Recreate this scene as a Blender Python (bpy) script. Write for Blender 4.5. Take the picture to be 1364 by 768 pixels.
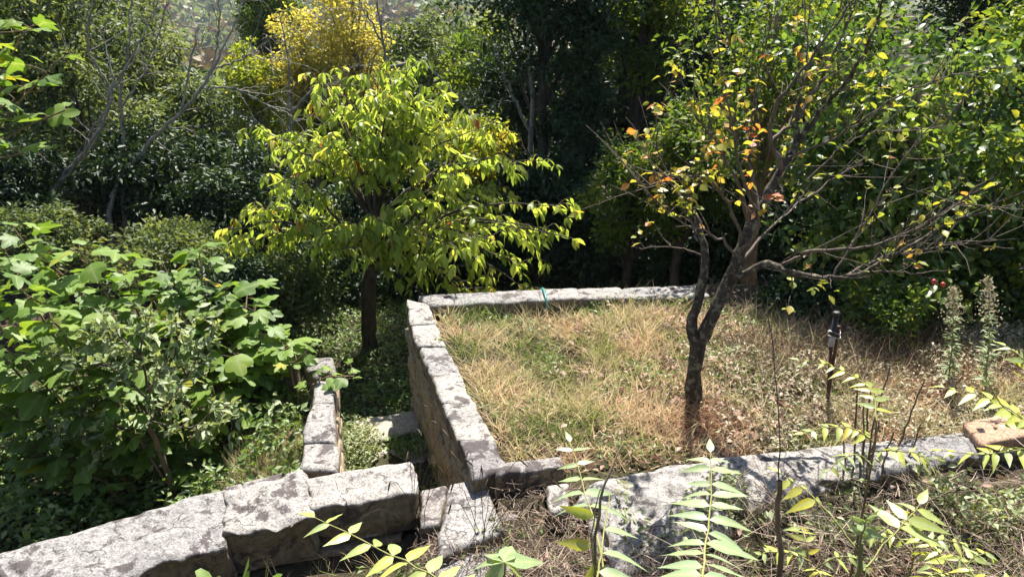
import bpy, bmesh, math, random
import numpy as np
from mathutils import Vector, Matrix, noise as mnoise

# ---------------------------------------------------------------- scene, camera, sky, sun, exposure
for o in list(bpy.data.objects):
    bpy.data.objects.remove(o)
sc = bpy.context.scene
C = sc.collection
random.seed(7)
RNG = np.random.default_rng(11)
PITCH = math.radians(22.0); FPX = 1030.0; CAMZ = 3.2
cam = bpy.data.cameras.new('camera'); camo = bpy.data.objects.new('camera', cam); C.objects.link(camo)
camo.location = (0, 0, CAMZ); camo.rotation_euler = (math.radians(90) - PITCH, 0, 0)
cam.sensor_width = 36; cam.lens = 36 * FPX / 1364; cam.clip_start = 0.05; cam.clip_end = 6000
sc.camera = camo
SUN_AZ, SUN_EL = math.radians(11), math.radians(55)
w = bpy.data.worlds.new('World'); sc.world = w; w.use_nodes = True
nt = w.node_tree; nt.nodes.clear()
sky = nt.nodes.new('ShaderNodeTexSky'); sky.sky_type = 'NISHITA'; sky.sun_disc = False
sky.sun_elevation = SUN_EL; sky.sun_rotation = SUN_AZ
bgn = nt.nodes.new('ShaderNodeBackground'); bgn.inputs['Strength'].default_value = 0.065
wo = nt.nodes.new('ShaderNodeOutputWorld')
nt.links.new(sky.outputs[0], bgn.inputs[0]); nt.links.new(bgn.outputs[0], wo.inputs[0])
sl = bpy.data.lights.new('sun', 'SUN'); sl.energy = 5.0; sl.angle = math.radians(0.5); sl.color = (1.0, 0.95, 0.87)
so = bpy.data.objects.new('sun', sl); C.objects.link(so)
sdir = Vector((math.sin(SUN_AZ) * math.cos(SUN_EL), math.cos(SUN_AZ) * math.cos(SUN_EL), math.sin(SUN_EL)))
so.rotation_euler = (-sdir).to_track_quat('-Z', 'Y').to_euler(); so.location = (0, 20, 30)
sc.view_settings.view_transform = 'Standard'; sc.view_settings.look = 'None'
sc.view_settings.exposure = 1.5; sc.view_settings.gamma = 1.0
sc.cycles.max_bounces = 4; sc.cycles.diffuse_bounces = 2; sc.cycles.glossy_bounces = 1
sc.cycles.transmission_bounces = 3; sc.cycles.use_adaptive_sampling = True; sc.cycles.adaptive_threshold = 0.02; sc.cycles.use_denoising = True
sc.cycles.caustics_reflective = False; sc.cycles.caustics_refractive = False

# ---------------------------------------------------------------- measuring helpers (photo survey to metres)
SP, CP = math.sin(PITCH), math.cos(PITCH)
def ray(px, py):
    dx = (px - 682) / FPX; dy = -(py - 384) / FPX
    return Vector((dx, CP + dy * SP, -SP + dy * CP))
def G(px, py, z=0.0):
    r = ray(px, py); t = (CAMZ - z) / -r.z
    return Vector((r.x * t, r.y * t, z))
def P(px, py, Y):
    r = ray(px, py); t = Y / r.y
    return Vector((r.x * t, Y, CAMZ + r.z * t))
def project(p):
    p = np.asarray(p, float); x = p[..., 0]; y = p[..., 1]; z = p[..., 2] - CAMZ
    d = y * CP - z * SP; u = y * SP + z * CP
    return 682 + FPX * x / d, 384 - FPX * u / d, d

# ---------------------------------------------------------------- object helpers
def obj(name, me, mat=None, parent=None, ploc=None):
    o = bpy.data.objects.new(name, me); C.objects.link(o)
    if mat is not None and me is not None and not me.materials:
        me.materials.append(mat)
    if parent is not None:
        o.parent = parent
        o.matrix_parent_inverse = Matrix.Translation(-Vector(origin(parent)))
    return o
ORIG = {}
def origin(o):
    return ORIG.get(o.name, (0, 0, 0))
def thing(name, label, cat, loc=(0, 0, 0), group=None):
    o = bpy.data.objects.new(name, None); C.objects.link(o); o.location = loc; ORIG[o.name] = tuple(loc)
    o.empty_display_size = 0.1
    tag(o, label, cat, group); return o
def tag(o, label=None, cat=None, group=None, kind=None):
    if label: o['label'] = label
    if cat: o['category'] = cat
    if group: o['group'] = group
    if kind: o['kind'] = kind
    return o

def mesh_np(name, V, F, attrs=None, smooth=True):
    V = np.asarray(V, np.float32); F = np.asarray(F, np.int32)
    me = bpy.data.meshes.new(name); k = F.shape[1]
    me.vertices.add(len(V)); me.vertices.foreach_set('co', V.ravel())
    me.loops.add(F.size); me.loops.foreach_set('vertex_index', F.ravel())
    me.polygons.add(len(F)); me.polygons.foreach_set('loop_start', np.arange(0, F.size, k, dtype=np.int32))
    me.polygons.foreach_set('use_smooth', np.full(len(F), smooth))
    for an, av in (attrs or {}).items():
        a = me.attributes.new(an, 'FLOAT', 'POINT'); a.data.foreach_set('value', np.asarray(av, np.float32))
    me.update(calc_edges=True); me.validate()
    return me

# ---------------------------------------------------------------- materials
def mk(name):
    m = bpy.data.materials.new(name); m.use_nodes = True; m.node_tree.nodes.clear(); return m, m.node_tree
def N(t, typ, **kw):
    n = t.nodes.new(typ)
    for k, v in kw.items():
        if k == 'inp':
            for kk, vv in v.items(): n.inputs[kk].default_value = vv
        else: setattr(n, k, v)
    return n
def ramp(t, stops, src):
    r = N(t, 'ShaderNodeValToRGB'); cr = r.color_ramp
    while len(cr.elements) < len(stops): cr.elements.new(0.5)
    for e, (p, c) in zip(cr.elements, stops):
        e.position = p; e.color = (c[0], c[1], c[2], 1)
    t.links.new(src, r.inputs[0]); return r
def mathn(t, op, a, b=None):
    n = N(t, 'ShaderNodeMath', operation=op)
    for i, v in enumerate((a, b)):
        if v is None: continue
        if isinstance(v, (int, float)): n.inputs[i].default_value = v
        else: t.links.new(v, n.inputs[i])
    return n.outputs[0]
def mixc(t, fac, a, b, mode='MIX'):
    n = N(t, 'ShaderNodeMix', data_type='RGBA', blend_type=mode)
    for sock, v in ((n.inputs[0], fac), (n.inputs[6], a), (n.inputs[7], b)):
        if isinstance(v, (int, float)): sock.default_value = v
        elif isinstance(v, tuple): sock.default_value = (v[0], v[1], v[2], 1)
        else: t.links.new(v, sock)
    return n.outputs[2]
def noisen(t, scale, detail=4, rough=0.55, coord=None, dist=0.0):
    n = N(t, 'ShaderNodeTexNoise', inp={'Scale': scale, 'Detail': detail, 'Roughness': rough, 'Distortion': dist})
    if coord is not None: t.links.new(coord, n.inputs['Vector'])
    return n.outputs[0]

def leaf_mat(name, stops, trans=0.45, rough=0.42, spec=0.4, jit=0.14, tsat=(1.25, 1.2, 0.55), rib=0.35, ribcol=(0.45, 0.5, 0.25), fine=False):
    m, t = mk(name)
    at = N(t, 'ShaderNodeAttribute', attribute_name='rnd'); oi = N(t, 'ShaderNodeObjectInfo')
    g = N(t, 'ShaderNodeNewGeometry')
    v = mathn(t, 'ADD', at.outputs['Fac'], mathn(t, 'MULTIPLY', mathn(t, 'SUBTRACT', oi.outputs['Random'], 0.5), jit))
    nz = noisen(t, 14.0, 1, 0.5, g.outputs['Position']) if fine else at.outputs['Fac']
    v2 = mathn(t, 'ADD', v, mathn(t, 'MULTIPLY', mathn(t, 'SUBTRACT', nz, 0.5), 0.28 if fine else 0.0))
    r = ramp(t, stops, v2)
    mid = N(t, 'ShaderNodeAttribute', attribute_name='mid')
    col = mixc(t, mathn(t, 'MULTIPLY', mathn(t, 'POWER', mid.outputs['Fac'], 4.0), rib), r.outputs[0], ribcol)
    # fine mottling, real variation in the blade
    n2 = noisen(t, 90.0, 1, 0.5, g.outputs['Position']) if fine else None
    if fine: col = mixc(t, 0.35, col, mixc(t, n2, (0.55, 0.55, 0.5), (1.35, 1.35, 1.2)), 'MULTIPLY')
    p = N(t, 'ShaderNodeBsdfPrincipled', inp={'Roughness': rough})
    p.inputs['Specular IOR Level'].default_value = spec
    t.links.new(col, p.inputs['Base Color'])
    tr = N(t, 'ShaderNodeBsdfTranslucent')
    t.links.new(mixc(t, 1.0, col, tsat, 'MULTIPLY'), tr.inputs[0])
    mx = N(t, 'ShaderNodeMixShader', inp={0: trans})
    t.links.new(p.outputs[0], mx.inputs[1]); t.links.new(tr.outputs[0], mx.inputs[2])
    o = N(t, 'ShaderNodeOutputMaterial'); t.links.new(mx.outputs[0], o.inputs[0])
    return m

def bark_mat(name, a, b, scale=14, lich=None, bump=0.6):
    m, t = mk(name)
    g = N(t, 'ShaderNodeNewGeometry'); mp = N(t, 'ShaderNodeMapping', inp={'Scale': (1, 1, 0.35)})
    t.links.new(g.outputs['Position'], mp.inputs[0])
    n1 = noisen(t, scale, 6, 0.65, mp.outputs[0], 0.6)
    col = ramp(t, [(0.3, a), (0.7, b)], n1).outputs[0]
    if lich:
        n2 = noisen(t, scale * 0.7, 4, 0.6, g.outputs['Position'])
        col = mixc(t, ramp(t, [(0.52, (0, 0, 0)), (0.62, (1, 1, 1))], n2).outputs[0], col, lich)
    p = N(t, 'ShaderNodeBsdfPrincipled', inp={'Roughness': 0.85}); t.links.new(col, p.inputs['Base Color'])
    p.inputs['Specular IOR Level'].default_value = 0.25
    bu = N(t, 'ShaderNodeBump', inp={'Strength': bump, 'Distance': 0.02}); t.links.new(n1, bu.inputs['Height'])
    t.links.new(bu.outputs[0], p.inputs['Normal'])
    o = N(t, 'ShaderNodeOutputMaterial'); t.links.new(p.outputs[0], o.inputs[0]); return m

def stone_mat(name, light, grey, dark, lichen=0.5, bump=0.5, cracks=True, patch=(0.06, 0.048, 0.048), bare=(0.17, 0.135, 0.09)):
    m, t = mk(name)
    g = N(t, 'ShaderNodeNewGeometry'); pos = g.outputs['Position']
    oi = N(t, 'ShaderNodeObjectInfo')
    big = noisen(t, 3.2, 5, 0.6, pos); mid = noisen(t, 24, 5, 0.7, pos); fine = noisen(t, 85, 4, 0.75, pos)
    col = ramp(t, [(0.26, dark), (0.46, grey), (0.66, light)], mid).outputs[0]
    tint = mixc(t, oi.outputs['Random'], (0.80, 0.80, 0.82), (1.12, 1.08, 1.02)); col = mixc(t, 1.0, col, tint, 'MULTIPLY')
    sp = ramp(t, [(0.36, (0.22, 0.21, 0.2)), (0.47, (0.9, 0.9, 0.9)), (0.62, (1.35, 1.34, 1.3))], fine).outputs[0]
    col = mixc(t, 0.85, col, sp, 'MULTIPLY')
    sn = N(t, 'ShaderNodeSeparateXYZ'); t.links.new(g.outputs['Normal'], sn.inputs[0])
    up_ = ramp(t, [(0.30, (1, 1, 1)), (0.62, (0, 0, 0))], mathn(t, 'ADD', sn.outputs[2], mathn(t, 'MULTIPLY', mathn(t, 'SUBTRACT', mid, 0.5), 0.5))).outputs[0]
    if bare: col = mixc(t, up_, col, mixc(t, 0.8, bare, ramp(t, [(0.3, (0.5, 0.5, 0.5)), (0.65, (1.5, 1.5, 1.5))], mid).outputs[0], 'MULTIPLY'))  # tan sides without pale lichen, darkened further to paint the shade on them
    # dark crustose lichen patches: broad blotches and small round spots
    b2 = noisen(t, 5.5, 7, 0.68, pos, 0.4)
    f1 = ramp(t, [(0.60 - 0.08 * lichen, (0, 0, 0)), (0.645 - 0.08 * lichen, (1, 1, 1))], b2).outputs[0]
    vo = N(t, 'ShaderNodeTexVoronoi', inp={'Scale': 13.0, 'Randomness': 1.0})
    wv = N(t, 'ShaderNodeVectorMath', operation='ADD'); nv = N(t, 'ShaderNodeTexNoise', inp={'Scale': 26.0, 'Detail': 3})
    sc_ = N(t, 'ShaderNodeVectorMath', operation='SCALE', inp={'Scale': 0.05}); t.links.new(pos, nv.inputs['Vector'])
    t.links.new(nv.outputs['Color'], sc_.inputs[0]); t.links.new(pos, wv.inputs[0]); t.links.new(sc_.outputs[0], wv.inputs[1])
    t.links.new(wv.outputs[0], vo.inputs['Vector'])
    spots = ramp(t, [(0.14, (1, 1, 1)), (0.2, (0, 0, 0))], vo.outputs['Distance']).outputs[0]
    spots = mixc(t, 1.0, spots, ramp(t, [(0.5, (0, 0, 0)), (0.56, (1, 1, 1))], big).outputs[0], 'MULTIPLY')
    f = mathn(t, 'MAXIMUM', f1, spots)
    f = mathn(t, 'MULTIPLY', f, 0.86 * min(1, lichen * 1.6))
    col = mixc(t, f, col, patch)
    h = mathn(t, 'ADD', mathn(t, 'MULTIPLY', mid, 0.9), mathn(t, 'MULTIPLY', fine, 0.35))
    if cracks:
        ve = N(t, 'ShaderNodeTexVoronoi', feature='DISTANCE_TO_EDGE', inp={'Scale': 2.1})
        nv2 = N(t, 'ShaderNodeTexNoise', inp={'Scale': 7.0, 'Detail': 5}); t.links.new(pos, nv2.inputs['Vector'])
        s2 = N(t, 'ShaderNodeVectorMath', operation='SCALE', inp={'Scale': 0.28}); t.links.new(nv2.outputs['Color'], s2.inputs[0])
        a2 = N(t, 'ShaderNodeVectorMath', operation='ADD'); t.links.new(pos, a2.inputs[0]); t.links.new(s2.outputs[0], a2.inputs[1])
        t.links.new(a2.outputs[0], ve.inputs['Vector'])
        ck = ramp(t, [(0.004, (1, 1, 1)), (0.016, (0, 0, 0))], ve.outputs['Distance']).outputs[0]
        ckm = mathn(t, 'MULTIPLY', ck, mathn(t, 'GREATER_THAN', big, 0.5))
        col = mixc(t, mathn(t, 'MULTIPLY', ckm, 0.8), col, (0.05, 0.045, 0.04))
        h = mathn(t, 'SUBTRACT', h, mathn(t, 'MULTIPLY', ckm, 0.8))
    p = N(t, 'ShaderNodeBsdfPrincipled', inp={'Roughness': 0.92}); t.links.new(col, p.inputs['Base Color'])
    p.inputs['Specular IOR Level'].default_value = 0.2
    bu = N(t, 'ShaderNodeBump', inp={'Strength': bump, 'Distance': 0.02}); t.links.new(h, bu.inputs['Height'])
    t.links.new(bu.outputs[0], p.inputs['Normal'])
    o = N(t, 'ShaderNodeOutputMaterial'); t.links.new(p.outputs[0], o.inputs[0]); return m

def plain_mat(name, col, rough=0.6, metal=0.0, var=0.25, scale=20):
    m, t = mk(name); g = N(t, 'ShaderNodeNewGeometry')
    n1 = noisen(t, scale, 4, 0.6, g.outputs['Position'])
    c = mixc(t, 1.0, col, ramp(t, [(0.3, (1 - var,) * 3), (0.7, (1 + var,) * 3)], n1).outputs[0], 'MULTIPLY')
    p = N(t, 'ShaderNodeBsdfPrincipled', inp={'Roughness': rough, 'Metallic': metal}); t.links.new(c, p.inputs['Base Color'])
    bu = N(t, 'ShaderNodeBump', inp={'Strength': 0.2, 'Distance': 0.01}); t.links.new(n1, bu.inputs['Height']); t.links.new(bu.outputs[0], p.inputs['Normal'])
    o = N(t, 'ShaderNodeOutputMaterial'); t.links.new(p.outputs[0], o.inputs[0]); return m

M = {}
M['stone'] = stone_mat('stone_cap', (0.34, 0.33, 0.32), (0.245, 0.235, 0.23), (0.11, 0.105, 0.10), 0.72)
M['stone_dark'] = stone_mat('stone_lichened', (0.31, 0.295, 0.285), (0.21, 0.195, 0.19), (0.08, 0.072, 0.068), 1.25)
M['stone_cap2'] = stone_mat('stone_pale', (0.36, 0.35, 0.335), (0.265, 0.255, 0.245), (0.11, 0.10, 0.095), 0.6)
M['rubble'] = stone_mat('stone_rubble', (0.42, 0.34, 0.23), (0.32, 0.25, 0.17), (0.17, 0.13, 0.08), 0.15, cracks=False, bare=None)
M['mortar'] = plain_mat('mortar', (0.22, 0.17, 0.11), 0.95, var=0.4, scale=30)
M['slab'] = stone_mat('stone_slab', (0.42, 0.39, 0.34), (0.33, 0.30, 0.26), (0.18, 0.16, 0.14), 0.1, cracks=False)
M['brick'] = stone_mat('fired_clay', (0.38, 0.27, 0.20), (0.33, 0.22, 0.155), (0.20, 0.13, 0.09), 0.2, cracks=False, bare=None, patch=(0.10, 0.08, 0.06))
M['cherry'] = leaf_mat('cherry_leaf', [(0.0, (0.15, 0.22, 0.04)), (0.35, (0.30, 0.39, 0.065)), (0.7, (0.44, 0.49, 0.09)), (0.88, (0.55, 0.47, 0.10)), (0.96, (0.46, 0.20, 0.05)), (1.0, (0.35, 0.08, 0.04))], 0.62, 0.42, tsat=(1.22, 1.2, 0.8), fine=True)
M['fig'] = leaf_mat('fig_leaf', [(0.0, (0.07, 0.14, 0.025)), (0.5, (0.15, 0.25, 0.045)), (0.9, (0.23, 0.33, 0.05)), (1.0, (0.45, 0.36, 0.02))], 0.45, 0.5, 0.35, rib=0.5, fine=True)
M['apple'] = leaf_mat('apple_leaf', [(0.0, (0.15, 0.20, 0.09)), (0.5, (0.27, 0.33, 0.17)), (1.0, (0.38, 0.43, 0.24))], 0.38, 0.5, 0.35)
M['bedtree'] = leaf_mat('fruit_leaf', [(0.0, (0.10, 0.16, 0.025)), (0.32, (0.30, 0.35, 0.05)), (0.55, (0.48, 0.40, 0.06)), (0.75, (0.50, 0.24, 0.07)), (0.9, (0.42, 0.10, 0.04)), (1.0, (0.20, 0.03, 0.02))], 0.5, 0.45, fine=True)
M['vine'] = leaf_mat('vine_leaf', [(0.0, (0.03, 0.07, 0.018)), (0.45, (0.12, 0.20, 0.045)), (0.8, (0.27, 0.33, 0.065)), (1.0, (0.42, 0.39, 0.05))], 0.52, 0.4, 0.45, fine=True)
M['ail'] = leaf_mat('ailanthus_leaf', [(0.0, (0.27, 0.37, 0.20)), (0.5, (0.32, 0.41, 0.18)), (0.8, (0.44, 0.48, 0.06)), (1.0, (0.55, 0.46, 0.04))], 0.36, 0.42, 0.5, rib=0.7, fine=True)
M['oak'] = leaf_mat('oak_leaf', [(0.0, (0.06, 0.09, 0.035)), (0.5, (0.13, 0.175, 0.07)), (1.0, (0.25, 0.28, 0.11))], 0.42, 0.55, 0.3)
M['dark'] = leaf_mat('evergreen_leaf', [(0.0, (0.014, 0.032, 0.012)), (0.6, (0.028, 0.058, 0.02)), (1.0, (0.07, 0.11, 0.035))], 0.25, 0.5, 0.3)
M['mid'] = leaf_mat('woodland_leaf', [(0.0, (0.045, 0.09, 0.018)), (0.5, (0.11, 0.18, 0.025)), (1.0, (0.30, 0.33, 0.05))], 0.5, 0.55, 0.3)
M['lime'] = leaf_mat('lime_leaf', [(0.0, (0.15, 0.21, 0.03)), (0.5, (0.31, 0.36, 0.04)), (1.0, (0.50, 0.44, 0.05))], 0.55, 0.45)
M['gold'] = leaf_mat('golden_leaf', [(0.0, (0.32, 0.33, 0.08)), (0.5, (0.52, 0.47, 0.12)), (1.0, (0.60, 0.46, 0.13))], 0.5, 0.5)
M['russet'] = leaf_mat('russet_leaf', [(0.0, (0.10, 0.09, 0.04)), (0.5, (0.18, 0.13, 0.07)), (1.0, (0.26, 0.15, 0.08))], 0.2, 0.6, 0.2)
M['grass'] = leaf_mat('grass_blade', [(0.0, (0.09, 0.16, 0.025)), (0.25, (0.24, 0.30, 0.08)), (0.42, (0.50, 0.45, 0.26)), (0.6, (0.68, 0.56, 0.39)), (0.8, (0.66, 0.47, 0.33)), (1.0, (0.34, 0.18, 0.12))], tsat=(1.1, 1.06, 0.9), trans=0.42, rough=0.55, spec=0.3)
M['straw'] = leaf_mat('straw', [(0.0, (0.06, 0.04, 0.028)), (0.5, (0.17, 0.115, 0.08)), (1.0, (0.46, 0.36, 0.27))], tsat=(1, 1, .95), trans=0.15, rough=0.6, spec=0.3)
M['litter'] = leaf_mat('dead_leaf', [(0.0, (0.14, 0.07, 0.045)), (0.5, (0.30, 0.18, 0.13)), (1.0, (0.48, 0.34, 0.27))], tsat=(1.1, 1, .9), trans=0.2, rough=0.6, spec=0.3)
M['herb'] = leaf_mat('pale_herb', [(0.0, (0.17, 0.17, 0.08)), (0.5, (0.38, 0.35, 0.23)), (1.0, (0.56, 0.46, 0.36))], tsat=(1.05, 1.05, .85), trans=0.3, rough=0.55, spec=0.3)
M['cover'] = leaf_mat('ground_cover_leaf', [(0.0, (0.06, 0.12, 0.025)), (0.5, (0.14, 0.22, 0.05)), (1.0, (0.28, 0.32, 0.15))], 0.35, 0.45, 0.4)
M['pale_cover'] = leaf_mat('pale_creeper_leaf', [(0.0, (0.14, 0.19, 0.07)), (0.5, (0.27, 0.32, 0.15)), (1.0, (0.40, 0.43, 0.26))], 0.35, 0.5, 0.35)
M['bark'] = bark_mat('bark_brown', (0.03, 0.024, 0.018), (0.12, 0.095, 0.07))
M['bark_grey'] = bark_mat('bark_pale', (0.12, 0.11, 0.095), (0.34, 0.31, 0.27), 18)
M['bark_lich'] = bark_mat('bark_lichen', (0.014, 0.011, 0.009), (0.10, 0.08, 0.06), 30, (0.20, 0.18, 0.12), 1.0)
M['twig'] = bark_mat('twig_bark', (0.05, 0.038, 0.03), (0.19, 0.15, 0.12), 30)
M['stem_green'] = bark_mat('green_stem', (0.16, 0.17, 0.05), (0.30, 0.28, 0.10), 20, bump=0.2)
M['stem_brown'] = bark_mat('brown_stem', (0.09, 0.065, 0.04), (0.28, 0.20, 0.12), 25, bump=0.4)
M['black'] = plain_mat('black_plastic', (0.012, 0.012, 0.013), 0.6)
M['pvc'] = plain_mat('grey_pvc', (0.35, 0.35, 0.36), 0.5)
M['rust'] = plain_mat('rusty_iron', (0.10, 0.05, 0.035), 0.85, 0.3, 0.4, 40)
M['wire'] = plain_mat('steel_wire', (0.4, 0.4, 0.4), 0.4, 0.9)
M['teal'] = plain_mat('teal_plastic', (0.02, 0.22, 0.20), 0.4)

# ---------------------------------------------------------------- ground
def sst(a, b, v):
    t = np.clip((v - a) / (b - a), 0, 1); return t * t * (3 - 2 * t)
def wav(x, y, s, a):
    return a * (np.sin(x * s * 1.7 + 1.3 * np.sin(y * s * 1.1)) * np.cos(y * s * 1.9 + np.sin(x * s * .7)))
def xl_bed(y): return -0.14 - 0.28 * (y - 4.5)
def xl_low(y): return -1.33 - 0.233 * (y - 4.5)
def yl_fg(x): return 4.33 + 0.33 * (x + 0.75)
def yl_near(x): return 4.35 + 0.09 * x
def yl_far(x): return 7.70 + 0.10 * x
def H(x, y):
    x = np.asarray(x, float); y = np.asarray(y, float)
    low = -1.22 - 0.32 * sst(6.9, 9.6, y) - 0.75 * sst(9, 16, y) - 0.16 * np.clip(y - 16, 0, 60) - 0.09 * np.clip(y - 76, 0, 200)
    low = low + 0.5 * sst(-4, -12, x) * sst(6, 10, y)
    low = low + 0.075 * np.clip(y - 330, 0, 900)
    low = low + wav(x, y, 0.012, 7) * sst(90, 250, y) + wav(x, y, 0.004, 28) * sst(300, 900, y) + wav(x, y, 0.9, 0.05)
    bed = -0.15 + wav(x, y, 1.3, 0.03) + 0.04 * (x > 1.5)
    bank = np.maximum(sst(8.0, 11.0, y), sst(7, 10, x))
    bedb = bed * (1 - sst(8.0, 11.0, y)) + low * sst(8.0, 11.0, y)
    fore = -0.32 + 0.09 * sst(-0.75, -0.5, x) * sst(0.9, 0.5, x) * sst(3.3, 3.8, y) + wav(x, y, 1.7, 0.03) + wav(x + 3, y, 5.0, 0.06) * sst(0.0, 0.8, x) + 0.22 * sst(0.2, 1.6, x) + 1.9 * sst(3.9, 0.2, y) ** 1.2
    fig = -0.36 + wav(x, y, 1.5, 0.03) - 0.55 * sst(-1.9, -2.8, x)
    z = low.copy()
    inbed = (x > xl_bed(y)) & (y > yl_near(x)) & ((y < yl_far(x)) | (x > 2.15))
    z = np.where(inbed, bedb, z)
    yline = np.where(x < -0.7, yl_fg(x), np.where(x > 0.1, yl_near(x), 4.36))
    z = np.where(y < yline, fore, z)
    infig = (x < xl_low(y)) & (y >= yl_fg(x)) & (y < np.where(x < -2.4, 7.4, 6.28))
    fz = fig * (1 - sst(-6, -9, x)) + low * sst(-6, -9, x)
    z = np.where(infig, fz, z)
    return z
def axis(a, b, st, far, n):
    mid_ = np.arange(a, b + st / 2, st); out = []
    d = st; v = b
    g = (abs(far) / st) ** (1 / n)
    while v < far:
        d = min(d * 1.16, far * 0.06); v += d; out.append(v)
    return mid_, out
mx, rx = axis(-6, 7, 0.065, 2500, 60); xs = np.concatenate([[-v + 1 for v in rx[::-1]], mx, rx])
my, ry = axis(-0.5, 12, 0.065, 3000, 60); ys = np.concatenate([[-40, -20, -8, -3, -1.5], my, ry])
XX, YY = np.meshgrid(xs, ys); ZZ = H(XX, YY)
V = np.stack([XX, YY, ZZ], -1).reshape(-1, 3); nx, ny = len(xs), len(ys)
ii = (np.arange(ny - 1)[:, None] * nx + np.arange(nx - 1)[None, :]).ravel()
F = np.stack([ii, ii + 1, ii + nx + 1, ii + nx], 1)
def ground_material():
    m, t = mk('earth'); g = N(t, 'ShaderNodeNewGeometry'); pos = g.outputs['Position']
    a = noisen(t, 1.1, 6, 0.6, pos); b = noisen(t, 16, 6, 0.7, pos); c = noisen(t, 70, 3, 0.7, pos)
    soil = ramp(t, [(0.3, (0.025, 0.018, 0.013)), (0.55, (0.06, 0.043, 0.03)), (0.75, (0.12, 0.09, 0.06))], b).outputs[0]
    green = ramp(t, [(0.3, (0.022, 0.025, 0.01)), (0.7, (0.06, 0.06, 0.025))], b).outputs[0]
    col = mixc(t, ramp(t, [(0.45, (0, 0, 0)), (0.62, (1, 1, 1))], a).outputs[0], soil, green)
    col = mixc(t, 0.6, col, ramp(t, [(0.3, (0.6, 0.6, 0.6)), (0.7, (1.3, 1.3, 1.3))], c).outputs[0], 'MULTIPLY')
    far = noisen(t, 0.02, 6, 0.7, pos)
    s = N(t, 'ShaderNodeSeparateXYZ'); t.links.new(pos, s.inputs[0])
    fm = N(t, 'ShaderNodeMapRange', inp={1: 60, 2: 140}); t.links.new(s.outputs[1], fm.inputs[0])
    fcol = ramp(t, [(0.35, (0.05, 0.075, 0.03)), (0.55, (0.09, 0.10, 0.05)), (0.7, (0.17, 0.13, 0.08))], far).outputs[0]
    col = mixc(t, fm.outputs[0], col, fcol)
    p = N(t, 'ShaderNodeBsdfPrincipled', inp={'Roughness': 0.95}); t.links.new(col, p.inputs['Base Color'])
    p.inputs['Specular IOR Level'].default_value = 0.15
    bu = N(t, 'ShaderNodeBump', inp={'Strength': 0.7, 'Distance': 0.03}); t.links.new(b, bu.inputs['Height']); t.links.new(bu.outputs[0], p.inputs['Normal'])
    o = N(t, 'ShaderNodeOutputMaterial'); t.links.new(p.outputs[0], o.inputs[0]); return m
tag(obj('ground', mesh_np('ground', V, F), ground_material()), 'earth ground of the terraced garden and the valley beyond', 'ground', kind='structure')

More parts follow.
